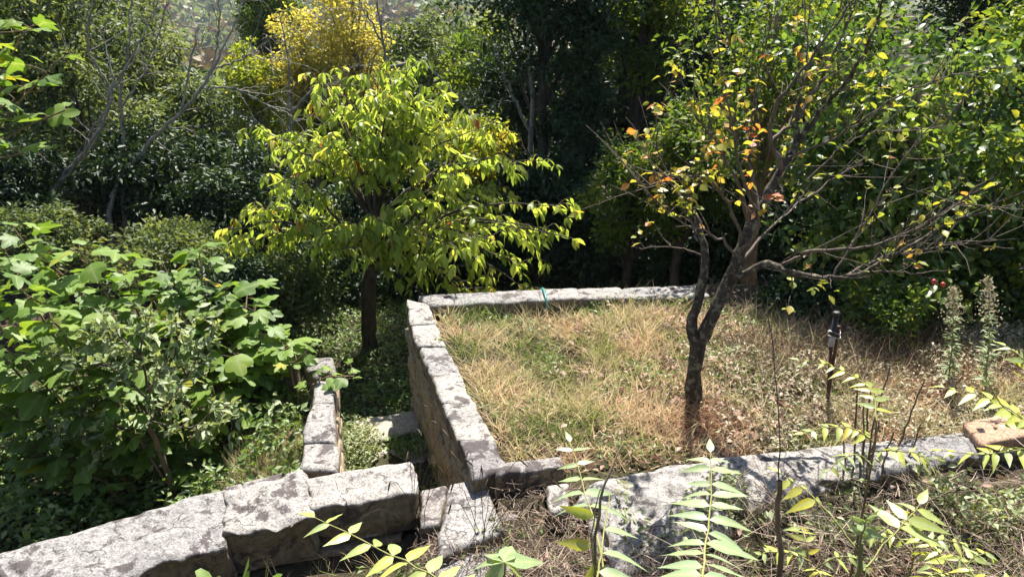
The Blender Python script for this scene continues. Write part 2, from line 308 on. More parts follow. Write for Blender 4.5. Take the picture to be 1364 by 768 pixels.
# ---------------------------------------------------------------- stones
def stone_mesh(name, quad, ztop, thick, r=0.03, n=(10, 6, 4), rough=0.012, seed=0, slope=(0, 0, 0, 0), fr=3.0, chip=0.008):
    """block with top corners quad = far-left, far-right, near-right, near-left (x, y); rounded, knocked edges, uneven faces"""
    q = [Vector((p[0], p[1], 0)) for p in quad]; cq = sum(q, Vector()) / 4; q = [p + (p - cq).normalized() * .02 for p in q]
    lx = ((q[1] - q[0]).length + (q[2] - q[3]).length) / 2; ly = ((q[3] - q[0]).length + (q[2] - q[1]).length) / 2
    dims = np.array([lx, ly, thick]) / 2
    idx = {}; V = []; F = []
    def vert(i, j, k):
        key = (i, j, k)
        if key not in idx: idx[key] = len(V); V.append((i / n[0] * 2 - 1, j / n[1] * 2 - 1, k / n[2] * 2 - 1))
        return idx[key]
    for i in range(n[0]):
        for j in range(n[1]):
            F.append([vert(i, j, n[2]), vert(i + 1, j, n[2]), vert(i + 1, j + 1, n[2]), vert(i, j + 1, n[2])])
            F.append([vert(i, j, 0), vert(i, j + 1, 0), vert(i + 1, j + 1, 0), vert(i + 1, j, 0)])
    for i in range(n[0]):
        for k in range(n[2]):
            F.append([vert(i, 0, k), vert(i + 1, 0, k), vert(i + 1, 0, k + 1), vert(i, 0, k + 1)])
            F.append([vert(i, n[1], k), vert(i, n[1], k + 1), vert(i + 1, n[1], k + 1), vert(i + 1, n[1], k)])
    for j in range(n[1]):
        for k in range(n[2]):
            F.append([vert(0, j, k), vert(0, j, k + 1), vert(0, j + 1, k + 1), vert(0, j + 1, k)])
            F.append([vert(n[0], j, k), vert(n[0], j + 1, k), vert(n[0], j + 1, k + 1), vert(n[0], j, k + 1)])
    out = []
    rr = min(r, dims.min() * 0.9)
    for v in V:
        # push grid lines towards the edges so that the rounding is resolved
        u = np.array(v); u = np.sign(u) * (np.abs(u) ** 0.8)
        p = u * dims; c = np.clip(p, -(dims - rr), dims - rr); d = p - c; L = np.linalg.norm(d)
        if L > 1e-9: p = c + d / L * min(L, rr)
        s, tt = p[0] / lx + 0.5, p[1] / ly + 0.5
        top = q[0] * (1 - s) * (1 - tt) + q[1] * s * (1 - tt) + q[2] * s * tt + q[3] * (1 - s) * tt
        dz = (slope[0] * (1 - s) * (1 - tt) + slope[1] * s * (1 - tt) + slope[2] * s * tt + slope[3] * (1 - s) * tt)
        w_ = Vector((top.x, top.y, ztop - thick / 2 + p[2] + dz * (p[2] / thick + 0.5)))
        sd = Vector((seed * 3.7, seed * 1.3, 0))
        nn = Vector(u).normalized()
        a = mnoise.noise(w_ * fr + sd) * rough * 1.6 + mnoise.noise(w_ * fr * 3.1 + sd) * rough * 0.8 + mnoise.noise(w_ * fr * 9 + sd) * rough * 0.35
        b = Vector((mnoise.noise(w_ * fr * 2 + sd + Vector((9, 0, 0))), mnoise.noise(w_ * fr * 2 + sd + Vector((0, 9, 0))), 0)) * rough
        # chipped arrises: bites where two faces meet
        e_ = sorted(np.abs(u)); edge = max(0.0, (e_[1] - .8) / .2)
        ch = max(0.0, mnoise.noise(w_ * 7.0 + sd * 2) + .12) * edge * chip * 4 + max(0.0, mnoise.noise(w_ * 22.0 + sd)) * chip * .5
        out.append(w_ + nn * (a - ch) + b)
    return mesh_np(name, [tuple(v) for v in out], F)
SEED = [0]
def stone(parent, quad, ztop, thick, mat='stone', name='stone', **kw):
    SEED[0] += 1
    return obj(name, stone_mesh(name, quad, ztop, thick, seed=SEED[0], **kw), M[mat], parent)
def pq(*pts, z=0.0):
    return [(G(px, py, z).x, G(px, py, z).y) for px, py in pts]

# wall of the raised bed: capstones on the left run, capstones on the far run, rubble body
bw = thing('raised_bed_wall', 'pale stone retaining wall with flat capstones round two sides of the grassy bed', 'wall', (-0.6, 6, -1.2))
LE = [(542, 398), (547, 432), (557, 458), (573, 496), (590, 535), (602, 560), (613, 585), (629, 634)]
RE = [(572, 405), (581, 430), (593, 459), (612, 496), (631, 534), (645, 562), (657, 585), (676, 622)]
for i in range(len(LE) - 1):
    a, b, c, d = pq(LE[i], RE[i], RE[i + 1], LE[i + 1])
    g_ = 0.0
    def mv(p, q_): v = Vector((q_[0] - p[0], q_[1] - p[1])); v.normalize(); return (p[0] + v.x * g_, p[1] + v.y * g_)
    a, d = mv(a, d), mv(d, a); b, c = mv(b, c), mv(c, b)
    stone(bw, [a, b, c, d], random.uniform(-0.012, 0.012), 0.16, random.choice(['stone_cap2', 'stone', 'stone_cap2']) if i < 6 else 'stone_dark', 'capstone', r=0.016, n=(9, 12, 4), rough=0.013)
fx = [-1.02, -0.62, -0.18, 0.30, 0.72, 1.22, 1.66, 2.15]
for i in range(len(fx) - 1):
    x0, x1 = fx[i] + 0.008, fx[i + 1] - 0.008
    y0, y1 = yl_far(x0), yl_far(x1)
    if i == 0: q = [(x0, y0 + 0.14), (x1, y1 + 0.15), (x1, y1 - 0.15), (x0 + 0.15, y0 - 0.13)]
    else: q = [(x0, y0 + 0.15), (x1, y1 + 0.15), (x1, y1 - 0.15), (x0, y0 - 0.15)]
    stone(bw, q, random.uniform(-0.012, 0.012) + (0.004 if i == 0 else 0), 0.15, random.choice(['stone_cap2', 'stone']), 'capstone', r=0.025, n=(10, 7, 4), rough=0.011)
# mortar cores
def prism(name, poly, z0, z1, mat, parent):
    n = len(poly); V = [(p[0], p[1], z0) for p in poly] + [(p[0], p[1], z1) for p in poly]
    me = bpy.data.meshes.new(name); me.from_pydata(V, [], [list(range(n))[::-1], list(range(n, 2 * n))] + [[i, (i + 1) % n, n + (i + 1) % n, n + i] for i in range(n)])
    return obj(name, me, M[mat], parent)
def wallpt(y, off): return (xl_bed(y) + off, y)
prism('core', [wallpt(4.5, -0.06), wallpt(4.5, 0.12), wallpt(7.55, 0.12), wallpt(7.55, -0.06)], -1.9, -0.17, 'mortar', bw)
prism('core', [(-0.9, yl_far(-0.9) - 0.1), (2.12, yl_far(2.12) - 0.1), (2.12, yl_far(2.12) + 0.1), (-0.9, yl_far(-0.9) + 0.1)], -1.9, -0.165, 'mortar', bw)
rub = [stone_mesh('stone', [(-.5, .5), (.5, .5), (.5, -.5), (-.5, -.5)], 0.5, 1.0, r=0.11, n=(6, 5, 5), rough=0.07, seed=50 + k, fr=1.9, chip=.05) for k in range(5)]
dirw = Vector((-0.28, 1.0, 0)).normalized(); angw = math.atan2(dirw.y, dirw.x)
def lay_rubble(parent, p0, length, ztop, zbot, side, depth, ang, hmin=0.13, hmax=0.22, lmin=0.16, lmax=0.42, mat='rubble'):
    z = ztop; d = Vector((math.cos(ang), math.sin(ang), 0)); nrm = Vector((-d.y, d.x, 0)) * side
    while z > zbot:
        h = random.uniform(hmin, hmax); s = random.uniform(-0.15, 0)
        while s < length:
            L = random.uniform(lmin, lmax); k = random.randrange(5)
            o = obj('stone', rub[k], M[mat], parent)
            c = p0 + d * (s + L / 2) + nrm * random.uniform(-0.012, 0.015)
            o.matrix_basis = Matrix.Translation((c.x, c.y, z - h / 2)) @ Matrix.Rotation(ang + random.uniform(-.05, .05), 4, 'Z') @ Matrix.Rotation(random.uniform(-.06, .06), 4, 'X') @ Matrix.Diagonal((L - 0.02, depth, h - 0.018, 1))
            s += L
        z -= h
lay_rubble(bw, Vector((xl_bed(4.5) - 0.075, 4.5, 0)), 3.1, -0.165, -1.5, 1, 0.12, angw)

# low wall left of the sunken passage
lw = thing('low_passage_wall', 'low narrow stone wall along the left side of the sunken passage', 'wall', (-1.5, 5.4, -1.2))
LL = [(398, 478), (420, 505), (415, 535), (409, 562), (405, 590), (402, 622)]
LR = [(443, 476), (444.5, 505), (445, 535), (446.5, 562), (448, 590), (450, 626)]
for i in range(len(LL) - 1):
    stone(lw, pq(LL[i], LR[i], (LR[i + 1][0], LR[i + 1][1] - 1.5), (LL[i + 1][0], LL[i + 1][1] - 1.5)), random.uniform(-0.01, 0.01), 0.17, 'stone' if i else 'stone_dark', 'capstone', r=0.025, n=(7, 9, 4), rough=0.012)
prism('core', [(xl_low(4.6) - 0.1, 4.6), (xl_low(4.6) + 0.09, 4.6), (xl_low(6.2) + 0.09, 6.2), (xl_low(6.2) - 0.1, 6.2)], -1.8, -0.18, 'mortar', lw)
lay_rubble(lw, Vector((xl_low(4.6) + 0.075, 4.6, 0)), 1.6, -0.175, -1.3, -1, 0.11, math.atan2(1, -0.233))
stone(lw, [(-2.7, 6.42), (-1.98, 6.36), (-1.99, 6.12), (-2.7, 6.17)], -0.02, 0.9, 'stone_dark', 'stone', r=0.04, n=(12, 6, 4), rough=0.02)

# thick wall across the near left
fw = thing('foreground_wall', 'thick lichen-spotted granite block wall crossing the lower left foreground', 'wall', (-2, 4, -0.4))
stone(fw, pq((-260, 812), (-20, 741), (25, 812), (-200, 905)), 0.01, 0.34, 'stone', 'block', r=0.02, n=(48, 30, 14), rough=0.02, fr=3.6, chip=0.016)
stone(fw, pq((-14, 739), (299, 650), (300, 725), (32, 809)), 0.005, 0.34, 'stone', 'block', r=0.025, n=(80, 30, 14), rough=0.026, fr=2.8, chip=0.016)
stone(fw, pq((301, 656), (408, 630), (417, 689), (302, 713)), 0.02, 0.33, 'stone', 'block', r=0.02, n=(48, 30, 14), rough=0.02, fr=3.6, chip=0.016)
stone(fw, pq((410, 640), (545, 617), (557, 657), (420, 680)), 0.022, 0.31, 'stone_cap2', 'block', r=0.02, n=(48, 30, 14), rough=0.02, fr=3.6, chip=0.016)
stone(fw, pq((300, 647), (322, 641), (324, 652), (302, 657)), -0.01, 0.2, 'stone_dark', 'stone', r=0.03, n=(6, 5, 4), rough=0.015)
stone(fw, pq((325, 642), (374, 628), (377, 640), (327, 652)), 0.005, 0.2, 'stone_dark', 'stone', r=0.03, n=(8, 5, 4), rough=0.02)
stone(fw, pq((379, 629), (402, 622), (405, 630), (381, 638)), -0.005, 0.2, 'stone', 'stone', r=0.03, n=(6, 5, 4), rough=0.015)
prism('core', [(-4.6, yl_fg(-4.6) - 0.16), (-0.75, yl_fg(-0.75) - 0.12), (-0.75, yl_fg(-0.75) + 0.12), (-4.6, yl_fg(-4.6) + 0.1)], -1.7, -0.31, 'mortar', fw)

# broken boundary stones on the right of the opening
nw = thing('boundary_wall', 'broken row of large weathered boundary stones in front of the grassy bed', 'wall', (1.5, 4.4, -0.3))
stone(nw, pq((668, 616), (743, 605), (747, 621), (664, 634)), 0.0, 0.22, 'stone_dark', 'stone', r=0.035, n=(12, 7, 5), rough=0.02)
stone(nw, pq((728, 646), (761, 643), (758, 680), (730, 676), z=-.06), -0.06, 0.25, 'stone_cap2', 'stone', r=0.03, n=(8, 8, 5), rough=0.018)
stone(nw, pq((775, 632), (955, 608), (975, 690), (800, 738)), 0.03, 0.44, 'stone_cap2', 'boulder', r=0.14, n=(56, 44, 14), rough=0.06, slope=(-.04, .02, -.06, -.16), fr=2.2, chip=0.03)
stone(nw, pq((930, 610), (1092, 592), (1104, 645), (960, 668)), 0.008, 0.36, 'stone_cap2', 'stone', r=0.07, n=(36, 22, 8), rough=0.035, slope=(0, 0, -.04, -.05), fr=2.4, chip=.02)
stone(nw, pq((1084, 593), (1204, 581), (1214, 624), (1094, 642)), -0.006, 0.3, 'stone_cap2', 'stone', r=0.05, n=(30, 18, 7), rough=0.035, chip=.02)
stone(nw, pq((1196, 582), (1306, 571), (1326, 603), (1206, 620)), 0.0, 0.3, 'stone', 'stone', r=0.05, n=(26, 14, 7), rough=0.035, chip=.02)
stone(nw, pq((1304, 571), (1440, 560), (1460, 590), (1326, 600)), -0.02, 0.3, 'stone', 'stone', r=0.06, n=(14, 8, 5), rough=0.025)
# threshold stones in the opening
th = thing('threshold_stones', 'flat worn stones set in the gap between the two foreground walls', 'stone step', (-0.4, 4.2, -0.4))
stone(th, pq((598, 645), (644, 635), (672, 704), (580, 740), z=-.12), -0.12, 0.22, 'stone_cap2', 'stone', r=0.03, n=(12, 16, 4), rough=0.016)
stone(th, pq((559, 652), (596, 645), (586, 695), (560, 702), z=-.16), -0.16, 0.22, 'stone_dark', 'stone', r=0.03, n=(8, 10, 4), rough=0.02)
stone(th, pq((648, 640), (724, 628), (727, 668), (668, 690), z=-.2), -0.2, 0.2, 'stone_dark', 'stone', r=0.03, n=(10, 10, 4), rough=0.025)
stone(th, pq((575, 744), (672, 710), (680, 760), (590, 800), z=-.2), -0.2, 0.2, 'stone', 'stone', r=0.04, n=(10, 10, 4), rough=0.02)
# slabs of the sunken passage
st = thing('passage_steps', 'two worn stone slabs forming steps on the floor of the sunken passage', 'steps', (-1.2, 6.8, -1.3))
stone(st, pq((466, 560), (556, 545), (560, 572), (478, 590), z=-1.16), -1.16, 0.2, 'slab', 'slab', r=0.025, n=(12, 8, 4), rough=0.012)
stone(st, pq((486, 600), (566, 588), (566, 628), (494, 640), z=-1.19), -1.19, 0.2, 'slab', 'slab', r=0.025, n=(12, 8, 4), rough=0.012)
# clay block on the wall at the right edge
br = stone(None, pq((1287, 562), (1352, 550), (1385, 575), (1312, 590), z=.09), 0.09, 0.085, 'brick', 'clay_block', r=0.012, n=(12, 8, 4), rough=0.004)
tag(br, 'flat beige clay block lying on the boundary stones at the right edge', 'brick')

# ---------------------------------------------------------------- plant helpers
def unit(a):
    a = np.asarray(a, float); return a / np.maximum(np.linalg.norm(a, axis=-1, keepdims=True), 1e-9)
def frames(D, Nn):
    """rotation matrices with columns x (across), y (leaf axis D), z (blade normal)"""
    D = unit(D); X = np.cross(D, Nn); X = unit(X); Z = np.cross(X, D)
    return np.stack([X, D, Z], -1)
def tmpl_simple(wr=0.5, fold=0.12, droop=0.15):
    V = np.array([[0, 0, 0], [wr / 2, .45, fold - droop * .2], [0, 1, -droop], [-wr / 2, .45, fold - droop * .2]])
    return V, np.array([[0, 1, 2], [0, 2, 3]]), np.array([1, 0, 1, 0.])
def tmpl_leaf(wr=0.5, fold=0.1, droop=0.2, widths=(0.55, 1.0, 0.85, 0.45), wave=0.0):
    k = len(widths); V = [[0, 0, 0]]; mid = [1.]
    for i, wd in enumerate(widths):
        t_ = (i + 1) / (k + 1); z = -droop * t_ * t_; h = wr / 2 * wd
        V += [[0, t_, z], [h, t_ - .03, z + fold * wd + wave * (-1) ** i], [-h, t_ - .03, z + fold * wd - wave * (-1) ** i]]; mid += [1., 0., 0.]
    V.append([0, 1, -droop]); mid.append(1.)
    F = [[0, 2, 1], [0, 1, 3]]
    for i in range(k - 1):
        a, b = 1 + 3 * i, 4 + 3 * i
        F += [[a, a + 1, b + 1], [a, b + 1, b], [a, b + 2, a + 2], [a, b, b + 2]]
    a = 1 + 3 * (k - 1); e = len(V) - 1
    F += [[a, a + 1, e], [a, e, a + 2]]
    return np.array(V, float), np.array(F), np.array(mid)
def tmpl_fig(seed=0, lobes=5, droop=0.18):
    r = random.Random(seed)
    # outline as (angle from axis, radius) around a centre one third up the blade
    if lobes == 5:
        ang = [180, 150, 122, 104, 88, 74, 60, 47, 35, 22, 11, 0]; rad = [.29, .39, .46, .45, .34, .46, .61, .58, .37, .52, .69, .76]
    else:
        ang = [180, 150, 120, 95, 75, 60, 46, 32, 16, 0]; rad = [.30, .40, .44, .46, .54, .60, .54, .48, .62, .72]
    pts = []
    for a, q in zip(ang, rad): pts.append((math.sin(math.radians(a)) * q, .32 + math.cos(math.radians(a)) * q))
    left = [(-x * r.uniform(.9, 1.1), y * r.uniform(.95, 1.05)) for x, y in pts[1:-1][::-1]]
    out = pts + left
    V = [[0, .32, 0.02]] + [[x, y, -droop * ((y - .3) ** 2) * 1.4 - 0.12 * x * x + 0.035 * math.sin(9 * x + 7 * y + seed)] for x, y in out]
    n = len(out); F = [[0, 1 + (i + 1) % n, 1 + i] for i in range(n)]
    mid = [1.] + [1. if abs(x) < 1e-6 else 0. for x, y in out]
    return np.array(V), np.array(F), np.array(mid)

def merged(name, tm, T, R, S, rnd, mat, parent=None):
    V, F, mid = tm; n = len(T)
    Vw = np.einsum('nij,nvj->nvi', R * np.asarray(S)[:, None, None], np.broadcast_to(V, (n,) + V.shape)) + np.asarray(T)[:, None, :]
    Fw = (np.arange(n) * len(V))[:, None, None] + F[None]
    me = mesh_np(name, Vw.reshape(-1, 3), Fw.reshape(-1, 3), {'rnd': np.repeat(rnd, len(V)), 'mid': np.tile(mid, n) * 0.5})
    return obj(name, me, M[mat], parent)
NB = 6
class LeafKit:
    """a handful of leaf meshes, shared by all the leaves that stand as parts"""
    def __init__(self, tms, mat, name='leaf'):
        self.tms = tms; self.mat = mat; self.meshes = []
        for tm in tms:
            row = []
            for b in range(NB):
                V, F, mid = tm
                me = mesh_np(name, V, F, {'rnd': np.full(len(V), (b + .5) / NB), 'mid': mid}); me.materials.append(M[mat]); row.append(me)
            self.meshes.append(row)
def foliage(root, kit, T, R, S, rnd, low=None, n_parts=300, part='leaf', crown='crown'):
    T = np.asarray(T); S = np.asarray(S); n = len(T)
    rnd = np.clip(rnd, 0.0, 0.999)
    px, py, d = project(T)
    inside = (px > -20) & (px < 1384) & (py > -20) & (py < 788) & (d > 0)
    score = np.where(inside, d / np.maximum(S, 1e-3), 1e9)
    order = np.argsort(score); pick = [i for i in order[:n_parts] if inside[i]]
    keep = np.ones(n, bool); keep[pick] = False
    for i in pick:
        k = int(RNG.integers(len(kit.tms))); me = kit.meshes[k][int(rnd[i] * NB)]
        o = obj(part, me, None, root)
        mtx = Matrix(((R[i] * S[i]).tolist())).to_4x4(); mtx.translation = Vector(T[i]); o.matrix_basis = mtx
    if keep.any():
        c = merged(crown, low or kit.tms[0], T[keep], R[keep], S[keep], rnd[keep], kit.mat, root); c['kind'] = 'stuff'

def tube_geo(pts, rad, seg=6, wob=0.0):
    pts = np.asarray(pts, float); n = len(pts); tan = unit(np.gradient(pts, axis=0))
    ref = np.array([0.31, 0.17, 0.93]) if abs(tan[0][2]) < 0.9 else np.array([1.0, 0.1, 0])
    V = []
    for i in range(n):
        a = unit(np.cross(tan[i], ref)); b = np.cross(tan[i], a)
        for k in range(seg):
            th_ = 2 * math.pi * k / seg; rr = rad[i] * (1 + wob * mnoise.noise(Vector(pts[i] * 9) + Vector((k * 1.7, 0, 0))))
            V.append(pts[i] + (a * math.cos(th_) + b * math.sin(th_)) * rr)
    F = []
    for i in range(n - 1):
        for k in range(seg):
            k2 = (k + 1) % seg
            F.append([i * seg + k, i * seg + k2, (i + 1) * seg + k2, (i + 1) * seg + k])
    return np.array(V), np.array(F)
class Wood:
    def __init__(self): self.V = []; self.F = []; self.n = 0
    def add(self, pts, rad, seg=6, wob=0.0):
        V, F = tube_geo(pts, rad, seg, wob); self.V.append(V); self.F.append(F + self.n); self.n += len(V)
    def build(self, name, mat, parent=None):
        return obj(name, mesh_np(name, np.concatenate(self.V), np.concatenate(self.F)), M[mat], parent)
def spline(pts, n=16, jit=0.0, seed=0):
    """Catmull-Rom through the given points"""
    p = [np.asarray(q, float) for q in pts]; p = [2 * p[0] - p[1]] + p + [2 * p[-1] - p[-2]]
    out = []; m = len(p) - 3
    for i in range(n):
        u = i / (n - 1) * m; k = min(int(u), m - 1); t_ = u - k
        a, b, c, d = p[k:k + 4]
        out.append(0.5 * ((2 * b) + (c - a) * t_ + (2 * a - 5 * b + 4 * c - d) * t_ ** 2 + (3 * b - a - 3 * c + d) * t_ ** 3))
    out = np.array(out)
    if jit:
        j = RNG.normal(0, jit, out.shape); j[0] = 0; out = out + j
    return out
def taper(r0, r1, n, p=1.0): return r0 + (r1 - r0) * np.linspace(0, 1, n) ** p
def gz(x, y): return float(H(np.array(x), np.array(y)))

# ---------------------------------------------------------------- cherry tree behind the bed
def cherry():
    by = 9.5; b = P(492, 462, by); b.z = gz(b.x, by)
    t = thing('cherry_tree', 'spreading cherry tree with drooping yellow-green leaves behind the bed wall', 'tree', tuple(b))
    fork = np.array(P(493, 352, by))
    wd = Wood(); tp = spline([np.array(b) + (0, 0, -.1), np.array(P(491, 420, by)), fork], 12, 0.006)
    wd.add(tp, taper(.115, .085, 12), 10, 0.3); wd.build('trunk', 'bark', t)
    ends = [(352, 178, .3), (300, 305, -.3), (505, 92, .2), (440, 120, .6), (560, 125, .2), (640, 170, .3), (722, 215, .1),
            (765, 318, -.5), (745, 275, .3), (705, 383, -1.0), (620, 382, -1.1), (455, 335, -1.3), (380, 240, -.2), (600, 240, -.6), (660, 320, -.9),
            (470, 190, -.4), (540, 200, -.3), (420, 300, -.6), (330, 280, .5), (580, 300, 1.2), (430, 210, 1.3), (650, 250, 1.3), (520, 150, 1.4), (700, 300, .9), (370, 320, .6), (560, 270, -1.0), (480, 300, -1.1), (610, 330, -1.2), (690, 350, -.4), (735, 305, -.2), (315, 325, .3), (570, 370, -.8), (650, 290, .5), (430, 118, .1), (465, 100, -.2), (585, 128, -.2), (615, 150, -.3), (375, 195, -.3), (540, 100, .2), (520, 130, -.5), (540, 110, .5), (400, 180, .6), (680, 220, .6)]
    Ts, Ds, Ns, Ss, Rn = [], [], [], [], []
    lead = np.array(P(500, 240, by)); lead2 = np.array(P(505, 92, by + .1))
    for (ex, ey, dy) in ends:
        e = np.array(P(ex, ey, by + dy)); o_ = fork if ey > 230 else fork * .45 + lead * .55
        mid_ = o_ * .5 + e * .5 + np.array([0, 0, .12 + .10 * np.linalg.norm((e - o_)[:2])])
        n = 14; pts = spline([o_, mid_, e], n, 0.012); L = np.linalg.norm(e - o_)
        bw_ = Wood(); bw_.add(pts, taper(.018 + .005 * L, .005, n), 6, .2)
        tw = [pts[n // 2:]]
        for i in range(3, n):
            for s in (-1, 1):
                if random.random() < .46: continue
                a = pts[i]; tn = unit(pts[min(i + 1, n - 1)] - pts[i - 1]); side = unit(np.cross(tn, [0, 0, 1]))
                d = unit(tn * random.uniform(.4, 1.0) + side * s * random.uniform(.5, 1.0) + np.array([0, 0, random.uniform(-.05, .3)]))
                l = random.uniform(.3, .75) * (1.2 - .65 * i / n)
                m_ = max(4, int(l / .075)); q = spline([a, a + d * l * .55 + np.array([0, 0, .02]), a + d * l + np.array([0, 0, -.28 * l])], m_, 0.008); bw_.add(q, taper(.006, .0025, m_), 4); tw.append(q)
        bw_.build('branch', 'bark', t)
        for q in tw:
            tone0 = random.gauss(.42, .13); nq = len(q)
            for i in range(1, nq):
                for k in range((5 if i == nq - 1 else random.choice([1, 2, 2]))):
                    th_ = random.uniform(0, 6.28); hz = np.array([math.cos(th_), math.sin(th_), 0]); tn = unit(q[i] - q[i - 1])
                    d = unit(hz * random.uniform(.4, 1.0) + tn * random.uniform(0, .5) + np.array([0, 0, -random.uniform(.15, 1.15)]))
                    nn = unit(hz * .7 + np.array([0, 0, random.uniform(.4, 1.0)]) + RNG.normal(0, .35, 3))
                    Ts.append(q[i] + hz * .015); Ds.append(d); Ns.append(nn); Ss.append(random.uniform(.085, .19)); Rn.append(tone0 + random.gauss(0, .13) + (.3 if random.random() < .015 else 0))
    kit = LeafKit([tmpl_leaf(.40, .06, .22), tmpl_leaf(.34, .10, .45, wave=.03), tmpl_leaf(.44, .04, .10), tmpl_leaf(.30, .12, -.15)], 'cherry')
    foliage(t, kit, np.array(Ts), frames(np.array(Ds), np.array(Ns)), np.array(Ss), np.array(Rn), tmpl_leaf(.42, .06, .22, (.9, .8)))
cherry()

# ---------------------------------------------------------------- fruit tree in the bed
def bed_tree():
    by = 5.6; b = P(926, 545, by); b.z = gz(b.x, by)
    t = thing('fruit_tree', 'gnarled half-bare fruit tree with orange and yellow leaves standing in the grassy bed', 'tree', tuple(b))
    B = np.array(b); pp = lambda x, y, d=0: np.array(P(x, y, by + d * .85))
    tr = Wood()
    n = 18; tr.add(spline([B + (0, 0, -.08), pp(924, 520), pp(930, 465), pp(945, 425), pp(968, 385), pp(988, 335), pp(1005, 290, .05)], n, .006), taper(.072, .042, n, .8), 12, .5)
    tr.build('trunk', 'bark_lich', t)
    s2 = Wood(); s2.add(spline([pp(929, 470, -.02), pp(922, 430, .02), pp(931, 395, .05), pp(938, 365, .1), pp(936, 320, .2), pp(925, 280, .3)], 14, .006), taper(.048, .02, 14), 10, .5); s2.build('branch', 'bark_lich', t)
    limbs = [
        # points (px, py, depth), start radius, twigginess
        ([(1005, 290, .05), (1030, 245, .1), (1058, 195, .15), (1062, 150, .2), (1075, 100, .2)], .045, 1),
        ([(1058, 195, .15), (1100, 140, .1), (1140, 90, 0), (1165, 40, -.1), (1185, -30, -.1)], .026, 1),
        ([(1062, 160, .2), (1090, 110, .3), (1120, 50, .35), (1150, -30, .4)], .022, 1),
        ([(1040, 225, .1), (1025, 180, 0), (1035, 140, -.1), (1080, 80, -.15), (1130, 10, -.2), (1150, -30, -.2)], .022, 1),
        ([(1025, 190, 0), (1060, 150, .3), (1075, 80, .5), (1072, -20, .5)], .016, 1),
        ([(985, 340, 0), (1010, 300, -.3), (985, 220, -.5), (965, 110, -.6), (948, -10, -.6)], .016, .8),
        ([(990, 330, 0), (970, 270, -.2), (930, 235, -.4), (880, 245, -.5), (842, 243, -.5)], .016, 1.2),
        ([(985, 345, 0), (960, 320, -.3), (900, 290, -.5), (868, 262, -.5)], .014, 1.2),
        ([(1000, 300, 0), (985, 250, -.1), (960, 200, -.2), (925, 150, -.2), (900, 90, -.2)], .014, 1.2),
        ([(930, 320, .2), (915, 280, .3), (880, 210, .4), (872, 150, .5)], .013, 1),
        ([(936, 340, .2), (900, 330, .3), (840, 328, .3)], .009, .3),
        ([(975, 375, 0), (1020, 352, -.1), (1065, 365, -.2), (1130, 370, -.25), (1190, 340, -.3), (1260, 300, -.4), (1345, 272, -.5)], .034, 1.3),
        ([(1040, 355, -.1), (1080, 335, -.3), (1150, 330, -.5), (1230, 300, -.6), (1300, 255, -.7)], .018, 1.4),
        ([(1120, 370, -.25), (1170, 345, 0), (1240, 330, .2), (1330, 318, .3)], .014, 1.4),
        ([(1110, 370, -.2), (1150, 300, -.1), (1190, 230, 0), (1270, 130, .1)], .012, 1),
        ([(1160, 360, -.25), (1200, 362, -.3), (1246, 372, -.36)], .008, .4),
        ([(990, 345, .1), (1030, 300, .5), (1080, 260, .9), (1150, 210, 1.2)], .016, 1),
        ([(1075, 240, .5), (1130, 190, .6), (1190, 170, .6)], .01, .8),
        ([(1050, 210, .1), (1120, 180, -.1), (1210, 120, -.2), (1290, 95, -.2)], .012, .8),
        ([(1010, 280, 0), (1000, 200, .4), (1010, 100, .6), (1040, -10, .7)], .014, .9),
    ]
    Ts, Ds, Ns, Ss, Rn = [], [], [], [], []
    def leafcl(c, warm, m_):
        for _ in range(m_):
            th_ = random.uniform(0, 6.28); hz = np.array([math.cos(th_), math.sin(th_), 0])
            Ts.append(c + RNG.normal(0, .02, 3)); Ds.append(unit(hz + np.array([0, 0, random.uniform(-.9, .4)]))); Ns.append(unit(np.array([0, 0, 1.0]) + RNG.normal(0, .5, 3)))
            Ss.append(random.uniform(.05, .088)); Rn.append(min(.98, max(.02, random.gauss(warm, .16))))
    for li, (pl, r0, tg) in enumerate(limbs):
        n = 5 * len(pl); pts = spline([pp(*q) for q in pl], n, .007)
        w_ = Wood(); w_.add(pts, taper(r0 * .87, max(.0035, r0 * .16), n), 7 if r0 > .02 else 5, .35)
        L = np.linalg.norm(np.diff(pts, axis=0), axis=1).sum()
        for k in range(int(L * 19 * tg)):
            i = random.randint(n // 4, n - 2); a = pts[i]; tn = unit(pts[i + 1] - pts[i - 1])
            d = unit(tn * random.uniform(.2, 1) + RNG.normal(0, .5, 3) + np.array([0, 0, random.uniform(0, .9)])); l = random.choice([.05, .08, .15, .25, .4, .55]) * random.uniform(.7, 1.2)
            q = spline([a, a + d * l * .5 + RNG.normal(0, .012, 3), a + d * l + np.array([0, 0, .05 * l])], 5, .004); w_.add(q, taper(.0042, .0017, 5), 4)
            qx, qy, _d = project(q[-1])
            dens = 0.15
            if 835 < qx < 1010 and 60 < qy < 330: dens = .62
            elif 940 < qx < 1110 and 40 < qy < 270: dens = .34
            if qx < 900 or (940 < qx < 1080 and qy < 280): warm = .58
            else: warm = .42
            if 1000 < qx < 1075 and 170 < qy < 270: warm = .8
            for c in ([q[-1], q[2]] if l > .2 else [q[-1]]):
                if random.random() < dens: leafcl(c, warm, random.randint(1, 4))
        w_.build('branch', 'bark_lich' if r0 > .024 else 'twig', t)
    kit = LeafKit([tmpl_leaf(.62, .08, .12, (.6, 1, .9, .5)), tmpl_leaf(.55, .14, .3, (.6, 1, .9, .5), .02), tmpl_leaf(.68, .03, .05, (.6, 1, .9, .5))], 'bedtree')
    foliage(t, kit, np.array(Ts), frames(np.array(Ds), np.array(Ns)), np.array(Ss), np.array(Rn), tmpl_leaf(.6, .1, .15, (.9, .8)))
